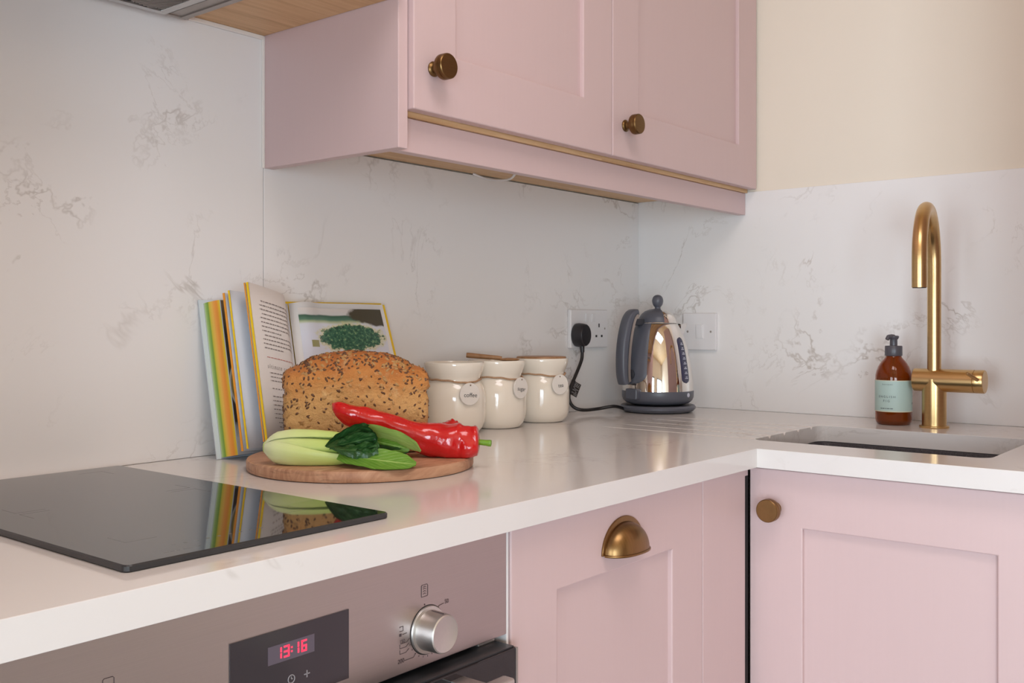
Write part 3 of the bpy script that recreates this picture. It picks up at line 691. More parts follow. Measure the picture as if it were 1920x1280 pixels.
# ------------------------------------------------------------------ kettle and its powered base
KC = Vector((-.150, -.143, H))
kb = thing('power_stand', 'grey round power stand under the kettle with black cord and plug', 'power stand', KC)
obj('disc', MB().lathe([(0, .001), (.072, .001), (.078, .003), (.0835, .008), (.0838, .012), (.081, .0155), (.076, .0165), (.070, .0155), (.05, .0155), (0, .0155)], KC, 56), 'kettle_grey', kb, smooth=40)
for a in (20, 140, 260): obj('foot', MB().lathe([(0, 0), (.007, 0), (.007, .002), (0, .002)], KC + Vector((.06*math.cos(R(a)), .06*math.sin(R(a)), 0)), 14), 'black_plastic', kb)
PC = hit(1094, 628, 1, -.030)
pg = obj('plug', MB().lathe([(0, 0), (.0205, 0), (.0225, .002), (.0232, .008), (.0225, .018), (.0212, .026), (.0195, .0285), (0, .029)], (PC.x, -.0098, PC.z), 36, 'y-', basis=(Vector((.92, 0, 0)), Vector((0, 0, 1.14)), Vector((0, -1, 0)))), 'black_plastic', kb, smooth=40)
obj('strain_relief', MB().tube([(PC.x, -.026, PC.z - .022), (PC.x, -.027, PC.z - .038)], [.0058, .0046], 12), 'black_plastic', pg, smooth=40)
c0 = Vector((PC.x, -.027, PC.z - .036))
cpts = [c0, hit(1090, 676, 1, -.028), hit(1079, 704, 1, -.030), hit(1069, 728, 1, -.034), hit(1067, 748, 1, -.040), hit(1076, 763, 1, -.048), at(1094, 768.5, 2.13), at(1122, 766, 2.16), at(1150, 761.5, 2.165), KC + Vector((-.066, .048, .0085))]
for p in cpts: p.z = max(p.z, H + .0040)
obj('cord', MB().tube(catmull(cpts, 70), .0036, 10), 'cord_black', kb, smooth=60)
q = hit(1074, 716, 1, -.032); tl = MB()
ax = (hit(1069, 731, 1, -.033) - hit(1079, 705, 1, -.031)).normalized(); sd = Vector((.90, -.43, .0)); sd = (sd - ax*sd.dot(ax)).normalized(); nn = ax.cross(sd)
if nn.dot(-FW) < 0: nn = -nn
tc = hit(1071, 725, 1, -.034)
TG = lambda a, b, w=0.: tc + sd*a + ax*b + nn*w
tl.add([TG(a, b, w) for w in (-.0005, .0005) for a, b in ((-.003, -.0165), (.0195, -.0165), (.0195, .0165), (-.003, .0165))], [(3, 2, 1, 0), (4, 5, 6, 7), (0, 1, 5, 4), (1, 2, 6, 5), (2, 3, 7, 6), (3, 0, 4, 7)])
tl.tube([TG(0, -.0165), TG(0, .0165)], .0045, 12)
ct = obj('cord_tag', tl, 'cord_black', kb)
tl = MB(); rnd = random.Random(3)
for k in range(9):
    a = .0045
    while a < .0175:
        w = rnd.uniform(.0012, .004); b_ = -.014 + k*.0034
        if rnd.random() < .8: tl.add([TG(a, b_, .0008), TG(min(a + w, .018), b_, .0008), TG(min(a + w, .018), b_ + .0013, .0008), TG(a, b_ + .0013, .0008)], [(0, 1, 2, 3)])
        a += w + .0007
obj('small_print', tl, 'tag_print', ct, fix=False)

kt = thing('kettle', 'polished chrome kettle with dark grey handle and ball-topped lid', 'kettle', KC + Vector((0, 0, .0165)))
KP = [(.079, .048), (.0785, .060), (.0765, .082), (.0735, .104), (.0695, .126), (.0645, .148), (.058, .168), (.051, .184), (.0445, .1945), (.0425, .196)]
def kr(z):
    z = max(KP[0][1], min(KP[-1][1], z))
    for (r0, z0), (r1, z1) in zip(KP, KP[1:]):
        if z <= z1: return lerp(r0, r1, (z - z0)/(z1 - z0))
obj('body', MB().lathe(KP + [(.038, .196), (0, .196)], KC, 72), 'chrome', kt, smooth=50)
obj('lower_band', MB().lathe([(0, .0185), (.062, .0185), (.070, .021), (.0765, .027), (.0793, .034), (.0797, .0455), (.0790, .0480), (0, .048)], KC, 64), 'kettle_grey', kt, smooth=40)
obj('underside', MB().lathe([(0, .0158), (.055, .0158), (.060, .0186), (0, .0186)], KC, 40), 'black_plastic', kt, smooth=40)
# directions: a = angle turned left of the line to the camera
TOC = (CAMP - KC); TOC.z = 0; TOC.normalize(); LFT = Vector((TOC.y, -TOC.x, 0))
if LFT.dot(RT) > 0: LFT = -LFT
def kd(a): return TOC*math.cos(R(a)) + LFT*math.sin(R(a))
HA = 52.
dome = [(.0428, .1975), (.0425, .200), (.040, .2085), (.035, .2165), (.0275, .2225), (.018, .2262), (.008, .2278), (0, .228)]
def dm(lo, hi, k): 
    def f(a, b):
        i = a*(len(dome) - 1); j = min(int(i), len(dome) - 2); r, z = (lerp(dome[j][q], dome[j + 1][q], i - j) for q in (0, 1))
        return KC + kd(lerp(lo, hi, b))*(r + k*(1 - a)) + UP*(z + k)
    return f
lid = obj('lid', MB().grid(dm(0, 360, 0), 21, 72, closed_v=True), 'chrome', kt, smooth=50)
obj('lid_cover', MB().grid(dm(HA - 72, HA + 72, .0011), 21, 40), 'kettle_grey', lid, smooth=50)
obj('lid_knob', MB().lathe([(0, .226), (.0075, .226), (.0065, .2295), (.0062, .2325), (.0085, .2345), (.0108, .2385), (.0121, .2430), (.0125, .2465), (.0121, .2500), (.0105, .2545), (.0080, .2575), (.0045, .2594), (0, .260)], KC, 36), 'kettle_grey', lid, smooth=60)
mb = MB()
def DS(x, y):
    z = .2105 + y; i = 0
    r = interp([.2, .2085, .2165, .2225], [.0425, .040, .035, .0275], z) + .0009
    return KC + kd(-24 - x/.036*57.3)*r + UP*z
for pts in ([(-.007, .004), (-.004, -.004), (0, .003), (.0025, -.004), (.0055, .004)], [(-.007, .004), (-.0030, .004)], [(.0015, .004), (.0055, .004)]): mb.tube([DS(*p) for p in pts], .0005, 6)
obj('badge', mb, 'kettle_dark', lid)
def strip(lo, hi, z0, z1, k, rnd=.35):
    def f(a, b):
        t = 2*b - 1; z = lerp(z0, z1, a)
        e = min(1., math.sqrt(max(0., 1 - max(0., (rnd - a)/rnd)**2))) if a < rnd else 1.
        m = (lo + hi)/2; h = (hi - lo)/2*e
        return KC + kd(m + t*h)*(kr(z) + k*(1 - .9*abs(t)**6)) + UP*z
    return f
mt = obj('handle_mount', MB().grid(strip(HA - 34, HA + 34, .062, .1965, .0035, .18), 30, 20), 'kettle_grey', kt, smooth=50)
obj('mount_button', MB().lathe([(0, 0), (.011, 0), (.011, .003), (.009, .0042), (0, .0045)], KC + kd(HA - 6)*(kr(.085) + .003) + UP*.085, 24, basis=(LFT*math.cos(R(HA - 6)) - TOC*math.sin(R(HA - 6)), UP, kd(HA - 6))), 'kettle_dark', mt, smooth=40)
# handle: flat bow in the radial plane
hp = [(.060, .2205), (.072, .2175), (.082, .203), (.0895, .178), (.0945, .150), (.0970, .120), (.0970, .092), (.0950, .074), (.0915, .0625)]
rp = catmull([Vector((r, 0, z)) for r, z in hp], 40); er = kd(HA); et = kd(HA + 90)
mb = MB(); sec = []; chr_ = MB()
for i, p in enumerate(rp):
    t = (rp[min(i + 1, 40)] - rp[max(i - 1, 0)]).normalized(); nrm = Vector((t.z, 0, -t.x))
    if nrm.x > 0: nrm = -nrm
    u = i/40; e = min(1, math.sqrt(max(0, 1 - (1 - min(u/.06, 1))**2)) + .25) * min(1, math.sqrt(max(0, 1 - (1 - min((1 - u)/.06, 1))**2)) + .25)
    hw = .0150*e; th = .0085*e*(.9 + .35*math.sin(PI*u))
    ring = []
    for k in range(16):
        a = 2*PI*k/16; ca, sa = math.cos(a), math.sin(a); g = lambda q: math.copysign(abs(q)**.55, q)
        o = nrm*(g(ca)*th); ring.append(KC + er*(p.x + o.x) + UP*(p.z + o.z) + et*(g(sa)*hw))
    sec.append(ring)
for i in range(40):
    for k in range(16): mb.add([sec[i][k], sec[i][(k + 1) % 16], sec[i + 1][(k + 1) % 16], sec[i + 1][k]], [(0, 1, 2, 3)])
mb.add(sec[0], [tuple(range(16))[::-1]]); mb.add(sec[40], [tuple(range(16))])
hn = obj('handle', mb, 'kettle_grey', kt, smooth=45)
mb = MB()
def hs(i, off, w): 
    p = rp[i]; t = (rp[min(i + 1, 40)] - rp[max(i - 1, 0)]).normalized(); nrm = Vector((t.z, 0, -t.x))
    if nrm.x > 0: nrm = -nrm
    u = i/40; th = .0085*(.9 + .35*math.sin(PI*u)) + off
    return KC + er*(p.x + nrm.x*th) + UP*(p.z + nrm.z*th) + et*w
mb.grid(lambda a, b: hs(2 + int(round(a*36)), .0008, lerp(-.0138, .0138, b)), 36, 4).grid(lambda a, b: hs(2 + int(round(a*36)), -.004, lerp(-.0158, -.0138, b)) if b < .5 else hs(2 + int(round(a*36)), .0008, -.0142), 36, 1)
mb.grid(lambda a, b: hs(2 + int(round(a*36)), lerp(-.0050, .0014, b), -.0156), 36, 1)
obj('chrome_strip', mb, 'knob_steel', hn, smooth=40)
for z, rr, w in ((.199, .074, .010), (.080, .094, .009)):
    p0 = KC + er*(kr(min(z, .19)) - .004) + UP*z; p1 = KC + er*rr + UP*z
    mb = MB(); n3 = UP*.0075
    mb.add([p + et*(sg*w) + n3*sz for p in (p0, p1) for sg, sz in ((-1, -1), (1, -1), (1, 1), (-1, 1))], [(0, 1, 2, 3), (7, 6, 5, 4), (0, 4, 5, 1), (1, 5, 6, 2), (2, 6, 7, 3), (3, 7, 4, 0)])
    obj('handle_bracket', mb, 'kettle_dark', hn, bevel=.002)
mb = MB(); e2 = kd(HA - 12); t2 = kd(HA + 78)
mb.add([KC + e2*r + t2*w + UP*z for r in (.074, .0905) for w, z in ((-.016, .031), (.016, .031), (.016, .0545), (-.016, .0545))], [(0, 1, 2, 3), (7, 6, 5, 4), (0, 4, 5, 1), (1, 5, 6, 2), (2, 6, 7, 3), (3, 7, 4, 0)])
obj('switch_lever', mb, 'kettle_grey', kt, bevel=.003, seg=3)
GA = -52.
def gz(a, b, k=.0018, w=1.):
    z = lerp(.066, .166, a); h = 9.5*w*math.sqrt(max(0., 1 - max(0, (abs(2*a - 1) - .80)/.20)**2)); t = 2*b - 1
    return KC + kd(GA + t*h)*(kr(z) + k*(1 - .8*t**4)) + UP*z
gg = obj('water_gauge', MB().grid(lambda a, b: gz(a, b), 40, 10), 'gauge_blue', kt, smooth=50)
mb = MB()
for k in range(8):
    z = .10 + k*.105; 
    for (b0, b1, dz) in ((.3, .7, .016), (.38, .62, .045)): mb.add([gz(z + (.03 if dz > .03 else 0), b0, .0024), gz(z + (.03 if dz > .03 else 0), b1, .0024), gz(z + .014 + (.03 if dz > .03 else 0), b1, .0024), gz(z + .014 + (.03 if dz > .03 else 0), b0, .0024)], [(0, 1, 2, 3)])
obj('level_marks', mb, 'gauge_mark', gg, fix=False)
obj('power_badge', MB().lathe([(0, 0), (.0048, 0), (.0045, .0008), (0, .001)], KC + kd(-56)*.0797 + UP*.040, 18, basis=(LFT*math.cos(R(-56)) - TOC*math.sin(R(-56)), UP, kd(-56))), 'gauge_mark', kt, smooth=40)
mb = MB(); sp = kd(HA + 180)
mb.add([KC + sp*r + kd(HA + 90)*w + UP*z for r, w, z in ((.048, -.022, .150), (.048, .022, .150), (.048, .022, .195), (.048, -.022, .195), (.086, 0, .196), (.062, 0, .150))], [(0, 1, 5), (1, 2, 4, 5), (0, 5, 4, 3), (2, 3, 4)])
obj('spout', mb, 'chrome', kt, bevel=.003, seg=2)

# ------------------------------------------------------------------ storage jars
JP = [(0, .0015), (.036, .0015), (.041, 0), (.0455, .0025), (.0515, .010), (.0550, .020), (.0562, .032), (.0564, .060), (.0556, .072), (.0530, .0815), (.0495, .0880), (.0470, .0925), (.0462, .0965), (.0472, .1010), (.0500, .1070), (.0526, .1140), (.0540, .1205), (.0545, .1245), (.0538, .1268), (.0522, .1270), (.0510, .1240), (.0480, .1120), (.0432, .0985), (.0430, .0920), (.048, .084), (.052, .066), (.052, .02), (.046, .008), (0, .006)]
def jar(u, yy, word, ta, tz, roll, label):
    p = hit(u, 700, 1, yy); c = Vector((p.x, yy, H)); t = thing('storage_jar', label, 'jar', c, 'cream jars along the splashback')
    obj('pot', MB().lathe(JP, c, 64), 'cream_glaze', t, smooth=50)
    toc = CAMP - c; toc.z = 0; toc.normalize(); rgt = Vector((-toc.y, toc.x, 0))
    if rgt.dot(RT) < 0: rgt = -rgt
    dr_ = lambda a: toc*math.cos(R(a)) + rgt*math.sin(R(a))
    mb = MB(); pts = []
    for k in range(73):
        a = ta + k*5.; dd = min(k*5, 360 - k*5); sag = .0065*math.exp(-(dd/34.)**2)
        r = .0480 + sag*.55
        pts.append(c + dr_(a)*r + UP*(.0968 - sag*.75 + .0005*math.sin(k)))
    mb.tube(pts, .0017, 7, cap=False)
    kz = .0905
    tw = obj('twine', mb, 'twine', t, smooth=60)
    k0 = c + dr_(ta)*.0530 + UP*kz; s = dr_(ta + 90)
    mb = MB().tube([k0 - s*.006 + UP*.002, k0 + dr_(ta)*.002, k0 + s*.006 + UP*.002], [.0014, .0030, .0014], 8).tube([k0 + s*.003 + UP*.003, k0 + s*.011 + UP*.003 + dr_(ta)*.002], .0011, 6)
    rr = .0198; tcn = c + dr_(ta)*.0592 + UP*tz; n = dr_(ta)
    e1 = s*math.cos(R(roll)) + UP*math.sin(R(roll)); e2 = UP*math.cos(R(roll)) - s*math.sin(R(roll))
    hole = tcn + e2*(rr - .0042) + n*.0016
    mb.tube([k0, lerp(k0, hole, .55) + n*.0012, hole + n*.0004], .0011, 6).tube([k0 - s*.002, lerp(k0, hole, .5) - s*.0016 + n*.001, hole - s*.0004], .0010, 6)
    obj('knot', mb, 'twine', tw, smooth=60)
    tg = obj('name_tag', MB().lathe([(0, -.0016), (rr - .0006, -.0016), (rr, -.001), (rr, .001), (rr - .0006, .0016), (0, .0016)], tcn, 44, basis=(e1, e2, n)), 'tag_ceramic', t, smooth=40)
    mb = MB(); text_on(mb, word, .0108, lambda x, y: tcn + n*.0019 + e1*(x + .001) + e2*(y - .002))
    obj('lettering', mb, 'ink', tg, fix=False)
    obj('cord_hole', MB().lathe([(0, 0), (.0014, 0), (.0014, .0003), (0, .0003)], tcn + e2*(rr - .0042) + n*.0016, 12, basis=(e1, e2, n)), 'hole_dark', tg)
    return t, c
jar(852, -.072, 'coffee', 27, .0725, -3, 'cream storage jar with a tag reading coffee beside the bread')
jt, jc = jar(931, -.074, 'sugar', 49, .0765, -8, 'cream storage jar with a tag reading sugar and a spoon across it')
jt2, jc2 = jar(1015, -.072, 'tea', 38, .0765, 3, 'cream storage jar with a tag reading tea near the plug cord')
ld = thing('jar_lid', 'thin wooden lid seated in the rim of the tea jar', 'lid', jc2 + UP*.120)
obj('disc', MB().lathe([(0, .1215), (.0490, .1215), (.0500, .1235), (.0500, .1290), (.0492, .1300), (0, .1300)], jc2, 44), 'spoon_wood', ld, smooth=40)
# wooden spoon resting across the sugar jar rim
p0 = jc + RT*(-.058) + FW*.012 + UP*.1360; p1 = jc + RT*.010 + FW*.012 + UP*.1300
spn = thing('wooden_spoon', 'brown wooden spoon lying across the rim of the sugar jar', 'spoon', p0 - UP*.005)
dv = (p1 - p0).normalized()
obj('handle', MB().tube([p0, p0 + dv*.004, p0 + dv*.06, p1], [.0046, .0050, .0042, .0036], 12), 'spoon_wood', spn, smooth=50)
bc = p1 + dv*.0
obj('bowl', MB().grid(lambda a, b: jc + RT*(.024 + .020*math.cos(PI*a)*1.0) + FW*(.012 + .013*math.sin(PI*a)*math.cos(2*PI*b)) + UP*(.1275 + .0035*math.sin(PI*a)*math.sin(2*PI*b)), 16, 20, closed_v=True), 'spoon_wood', spn, smooth=60)

# ------------------------------------------------------------------ soap bottle
BC = Vector((-.099, -.6435, H))
bt = thing('soap_bottle', 'amber glass soap bottle with mint label and grey pump by the tap', 'bottle', BC)
gp = [(0, .0035), (.024, .0030), (.0275, 0), (.0300, .0010), (.0328, .005), (.0340, .011), (.0341, .088), (.0336, .096), (.0318, .104), (.0285, .1125), (.0240, .1200), (.0195, .1255), (.0155, .1300), (.0138, .1345), (.0136, .140)]
gi = [(max(r - .0022, 0), max(z, .006)) for r, z in gp[5:]]
obj('glass', MB().lathe(gp + gi[::-1] + [(.0305, .007), (.026, .0055), (0, .0055)], BC, 56), 'amber_glass', bt, smooth=50)
obj('soap_fill', MB().lathe([(0, .0062), (.026, .0062), (.0305, .008), (.0314, .012), (.0314, .092), (0, .092)], BC, 40), 'soap', bt, smooth=40)
TB = CAMP - BC; TB.z = 0; TB.normalize(); LB = Vector((-TB.y, TB.x, 0))
if LB.dot(RT) < 0: LB = -LB
bd = lambda a: TB*math.cos(R(a)) + LB*math.sin(R(a))
LR = .0345
def lab(k, z0, z1, a0=-150, a1=80): return lambda a, b: BC + bd(lerp(a0, a1, b))*(LR + k) + UP*lerp(z0, z1, a)
lb = obj('label', MB().grid(lab(0, .0263, .0864), 2, 60), 'label_mint', bt, smooth=50)
for za, zb_ in ((.0855, .0868), (.0259, .0274)): obj('label_border', MB().grid(lab(.0001, za, zb_), 1, 60), 'label_edge', lb, smooth=50)
mb = MB()
def LT(cz, a0): return lambda x, y: BC + bd(a0 + x/LR*57.3)*(LR + .0004) + UP*(cz + y)
for w_, sz_, fn_, sp_ in (('bentemi', .0042, LT(.0790, -19), 1.5), ('ENGLISH', .0060, LT(.0550, -22), 1.55), ('FIG', .0060, LT(.0470, -22), 1.7)):
    mb = MB(); text_on(mb, w_, sz_, fn_, space=sp_); obj('lettering', mb, 'label_ink', lb, fix=False)
mb = MB()                                          # bottom line too blurred to read: bare strokes
for a0, a1 in ((-42, -37), (-35.5, -28), (-26, -22), (-20.5, -12), (-10.5, -2)): mb.grid(lambda a, b: BC + bd(lerp(a0, a1, b))*(LR + .0004) + UP*(.0318 + .0014*a), 1, 4)
obj('fine_print', mb, 'label_ink', lb, fix=False)['kind'] = 'stuff'
for z in (.076, .074, .043, .041): obj('side_print', MB().add([BC + bd(a)*(LR + .0004) + UP*zz for a, zz in ((69, z), (78, z), (78, z + .001), (69, z + .001))], [(0, 1, 2, 3)]), 'label_ink', lb, fix=False)
pm = obj('pump_collar', MB().lathe([(0, .1335), (.0158, .1335), (.0163, .1345), (.0163, .1515), (.0155, .1530), (.0085, .1535), (0, .1535)], BC, 40), 'pump_grey', bt, smooth=40)
obj('pump_stem', MB().lathe([(0, .153), (.0072, .153), (.0070, .166), (.0078, .168), (0, .168)], BC, 28), 'pump_grey', pm, smooth=40)
nz = (bd(-42)); hp_ = [(.0, .0)]
mb = MB().lathe([(0, .1655), (.0080, .1655), (.0098, .1690), (.0100, .1712), (.0085, .1728), (0, .1732)], BC, 28)
mb.tube(catmull([BC + UP*.1700, BC + nz*.008 + UP*.1705, BC + nz*.0145 + UP*.1695, BC + nz*.0175 + UP*.1655], 14), [.0052]*5 + [.0048]*5 + [.0040]*5, 12)
obj('pump_head', mb, 'pump_grey', pm, smooth=45)
obj('dip_tube', MB().tube([BC + UP*.012, BC + UP*.150], .0025, 10), 'pump_grey', bt, smooth=60)

# ------------------------------------------------------------------ tap
TC = Vector((-.1150, -.7240, H))
tp = thing('kitchen_tap', 'brushed brass kitchen tap with tall curved spout behind the sink', 'tap', TC)
obj('base_ring', MB().lathe([(0, 0), (.0262, 0), (.0266, .001), (.0266, .0034), (.0258, .0042), (.0216, .0044), (0, .0044)], TC, 48), 'brass', tp, smooth=40)
obj('body', MB().lathe([(0, .0044), (.0218, .0044), (.0218, .092), (0, .092)], TC, 48), 'brass', tp, smooth=40)
ZC = H + .0895; yb = Vector((0, -1, 0))
cy = MB().lathe([(0, 0), (.0208, 0), (.0216, .0008), (.0216, .1070), (.0210, .1076), (0, .1076)], (TC.x, TC.y + .036, ZC), 48, basis=(Vector((1, 0, 0)), UP, yb))
obj('cross_body', cy, 'brass', tp, smooth=40)
lv = obj('lever_cap', MB().lathe([(0, 0), (.0200, 0), (.0200, .0008), (.0216, .0014), (.0216, .0165), (.0206, .0178), (.0180, .0178), (0, .0176)], (TC.x, TC.y + .036 - .1076, ZC), 48, basis=(Vector((1, 0, 0)), UP, yb)), 'brass', tp, smooth=40)
lp = Vector((TC.x, TC.y + .036 - .1076 - .010, ZC))
ldv = Vector((-.72, .50, .48)).normalized()
obj('lever_pin', MB().tube([lp + Vector((-.0205, 0, .004)), lp + Vector((-.0205, 0, .004)) + ldv*.026, lp + Vector((-.0205, 0, .004)) + ldv*.027], [.0032, .0032, .0026], 14), 'brass', lv, smooth=45)
SD = Vector((-.190, -.030, 0)); ar = SD.length/2; sdn = SD.normalized(); az = H + .3075
pts = [TC + UP*.0955, TC + UP*.20, TC + UP*.28]
pts = [Vector((TC.x, TC.y, H + lerp(.1035, .3075, k/8))) for k in range(9)]
for k in range(1, 25): a = PI*k/24; pts.append(Vector((TC.x, TC.y, az)) + sdn*(ar - ar*math.cos(a)) + UP*(ar*math.sin(a)))
for k in range(1, 5): pts.append(Vector((TC.x, TC.y, az)) + SD + UP*(-(.3075 - .2590)*k/4))
sp = obj('spout', MB().tube(pts, .0124, 28), 'brass', tp, smooth=45)
obj('spout_collar', MB().lathe([(0, .085), (.0124, .085), (.0124, .1025), (.0117, .1028), (.0117, .1036), (0, .1036)], TC, 32), 'brass', sp, smooth=40)
e = Vector((TC.x, TC.y, 0)) + SD
obj('nozzle', MB().lathe([(.0090, H + .2580), (.0112, H + .2580), (.0112, H + .2592), (.0090, H + .2592), (.0090, H + .2580)], e, 28), 'dark_gap', sp, smooth=40)

# ------------------------------------------------------------------ chopping board, bread
BD = at(678, 873, 1.376); BD.z = H; BR = .155; BT = .0158
bo = thing('chopping_board', 'round reddish wooden chopping board on the worktop', 'chopping board', BD)
obj('board', MB().lathe([(0, .0002), (BR - .004, .0002), (BR - .001, .0012), (BR, .0035), (BR, BT - .0035), (BR - .0012, BT - .001), (BR - .004, BT), (0, BT)], BD, 96), 'acacia', bo, smooth=40)
ZB = H + BT
LC = at(667, 800, 1.408); LC.z = ZB
lf = thing('bread_loaf', 'golden brown seeded tin loaf standing on the chopping board', 'bread', LC)
lx = (RT*math.cos(R(14)) + FW*math.sin(R(14))).normalized(); ly = UP.cross(lx); HXL, HYL, HZL = .1000, .0400, .1425
def loaf_pt(p):
    x, y, z = p
    top = smoothstep(-.1, .95, z); nn = lerp(9., 2.5, top)
    k = (abs(x)**nn + abs(y)**nn + abs(z)**nn)**(1/nn); x, y, z = x/k, y/k, z/k
    w = 1 + .010*smoothstep(.15, .3, z) - .03*math.exp(-((z - .20)/.07)**2) - .02*smoothstep(.2, -1, z)
    pos = Vector((x*HXL*w, y*HYL*w, (z + 1)/2*HZL))
    q = pos*28 + Vector((3, 1, 7)); d = .0016*noise.noise(q) + .0012*noise.noise(q*2.7) + .0007*noise.noise(q*7)
    nr = Vector((x**3/HXL, y**3/HYL, z**3/HZL)).normalized()
    if pos.z < .003: d = 0
    return pos + nr*d, nr
mb = MB(); N = 34
for ax in range(3):
    for sg in (-1, 1):
        def f(a, b, ax=ax, sg=sg):
            v = [0, 0, 0]; v[ax] = sg; v[(ax + 1) % 3] = 2*a - 1; v[(ax + 2) % 3] = 2*b - 1
            p, _ = loaf_pt(v); return LC + lx*p.x + ly*p.y + UP*max(p.z, .0003)
        mb.grid(f, N, N, flip=(sg < 0))
mb.hasuv = False
obj('crust', mb, 'bread_crust', lf, smooth=0)
# seeds: too many and too small to pick apart, one part each colour
rnd = random.Random(11)
def seeds(count, mat, L, Wd, hgt, zlo):
    mb = MB(); n = 0
    while n < count:
        v = [rnd.uniform(-1, 1) for _ in range(3)]; ax = rnd.choice((0, 1, 1, 2, 2)); v[ax] = 1 if (ax == 2 or rnd.random() < .5) else -1
        if ax == 1: v[1] = rnd.choice((-1, -1, 1))
        if v[2] < zlo: continue
        p, nr = loaf_pt(v); t = nr.cross(Vector((rnd.uniform(-1, 1), rnd.uniform(-1, 1), rnd.uniform(-1, 1)))).normalized(); s = nr.cross(t)
        l = L*rnd.uniform(.75, 1.2); w = Wd*rnd.uniform(.8, 1.2)
        W3 = lambda q: LC + lx*q.x + ly*q.y + UP*q.z
        ring = [p + t*(l*math.cos(a*PI/4)) + s*(w*math.sin(a*PI/4)*(1 - .25*math.cos(a*PI/4))) - nr*.0003 for a in range(8)]
        mid = [p + t*(l*.6*math.cos(a*PI/4)) + s*(w*.6*math.sin(a*PI/4)) + nr*hgt*.8 for a in range(8)]
        top = p + nr*hgt
        mb.add([W3(q) for q in ring + mid + [top]], [(a, (a + 1) % 8, 8 + (a + 1) % 8, 8 + a) for a in range(8)] + [(8 + a, 8 + (a + 1) % 8, 16) for a in range(8)]); n += 1
    return mb
for nm, mbx, mt_ in (('dark_seeds', seeds(760, 0, .0028, .0015, .0011, -.8), 'seed_dark'), ('pale_seeds', seeds(330, 0, .0040, .0021, .0010, -.85), 'seed_pale')):
    so_ = obj(nm, mbx, mt_, lf, smooth=60, fix=False); so_['kind'] = 'stuff'

# ------------------------------------------------------------------ red peppers
def pepper(label, ctrl, rads, stem, seed, lobes=3):
    pts = catmull(ctrl, 60); base = min(p.z for p in pts)
    t = thing('red_pepper', label, 'pepper', Vector((pts[30].x, pts[30].y, ZB)))
    xs_ = [i/(len(rads) - 1) for i in range(len(rads))]
    e1 = None; rings = []; K = 36
    for i, p in enumerate(pts):
        tg = (pts[min(i + 1, 60)] - pts[max(i - 1, 0)]).normalized()
        if e1 is None: e1 = tg.cross(UP).normalized()
        e1 = (e1 - tg*e1.dot(tg)).normalized(); e2 = tg.cross(e1); u = i/60; ring = []
        r0 = interp(xs_, rads, u)*min(1, math.sqrt(u/.035 + .02))*math.sqrt(1 - .72*(max(0, u - .955)/.045)**2)
        for k in range(K):
            a = 2*PI*k/K; q = Vector((math.cos(a)*.9, math.sin(a)*.9, u*6 + seed))
            r = r0*(1 + .055*math.cos(lobes*a + seed + u*2)*smoothstep(0, .4, u) + .16*noise.noise(q*1.5)*smoothstep(.0, .2, u) + .05*noise.noise(q*4) + .10*smoothstep(.5, .85, u)*noise.noise(Vector((math.cos(a)*.5, math.sin(a)*.5, u*16 + seed*3))))
            ring.append(p + (e1*math.cos(a) + e2*math.sin(a))*r)
        rings.append(ring)
    mb = MB(); flat = [Vector((q.x, q.y, max(q.z, ZB + .0004))) for r_ in rings for q in r_]
    mb.add(flat, [(i*K + k, i*K + (k + 1) % K, (i + 1)*K + (k + 1) % K, (i + 1)*K + k) for i in range(60) for k in range(K)])
    mb.add([pts[0]] + [Vector(q) for q in flat[:K]], [(0, 1 + (k + 1) % K, 1 + k) for k in range(K)])
    mb.add([pts[-1] - (pts[-1] - pts[-2]).normalized()*.004] + [Vector(q) for q in flat[-K:]], [(0, 1 + k, 1 + (k + 1) % K) for k in range(K)])
    obj('flesh', mb, 'pepper_red', t, smooth=0)
    if stem:
        obj('stem', MB().tube(catmull(stem, 12), [.0062, .0052] + [.0040]*8 + [.0044, .0046, .0042], 12), 'pepper_stem', t, smooth=45)
    return t
pepper('long pointed red pepper with green stem propped on the loaf', [at(623, 756, 1.318), at(650, 774, 1.320), at(690, 789, 1.327), at(740, 806, 1.338), at(800, 822, 1.350), at(850, 828, 1.352), at(880, 829, 1.350), at(899, 829, 1.350)],
       [.0045, .0105, .0145, .0168, .0180, .0188, .0200, .0222, .0245, .0250, .0222, .0215, .0205], [at(893, 828, 1.350), at(903, 829, 1.349), at(921, 831, 1.347)], 2.0)
pepper('short red pepper lying behind the long one against the loaf', [at(806, 834, 1.392), at(818, 828, 1.398), at(832, 820, 1.405), at(846, 812, 1.412), at(862, 807, 1.418)],
       [.008, .014, .016, .0175, .0180, .0185, .0175, .0140], [at(858, 808, 1.416), at(868, 806, 1.420), at(874, 806, 1.424)], 9.0)

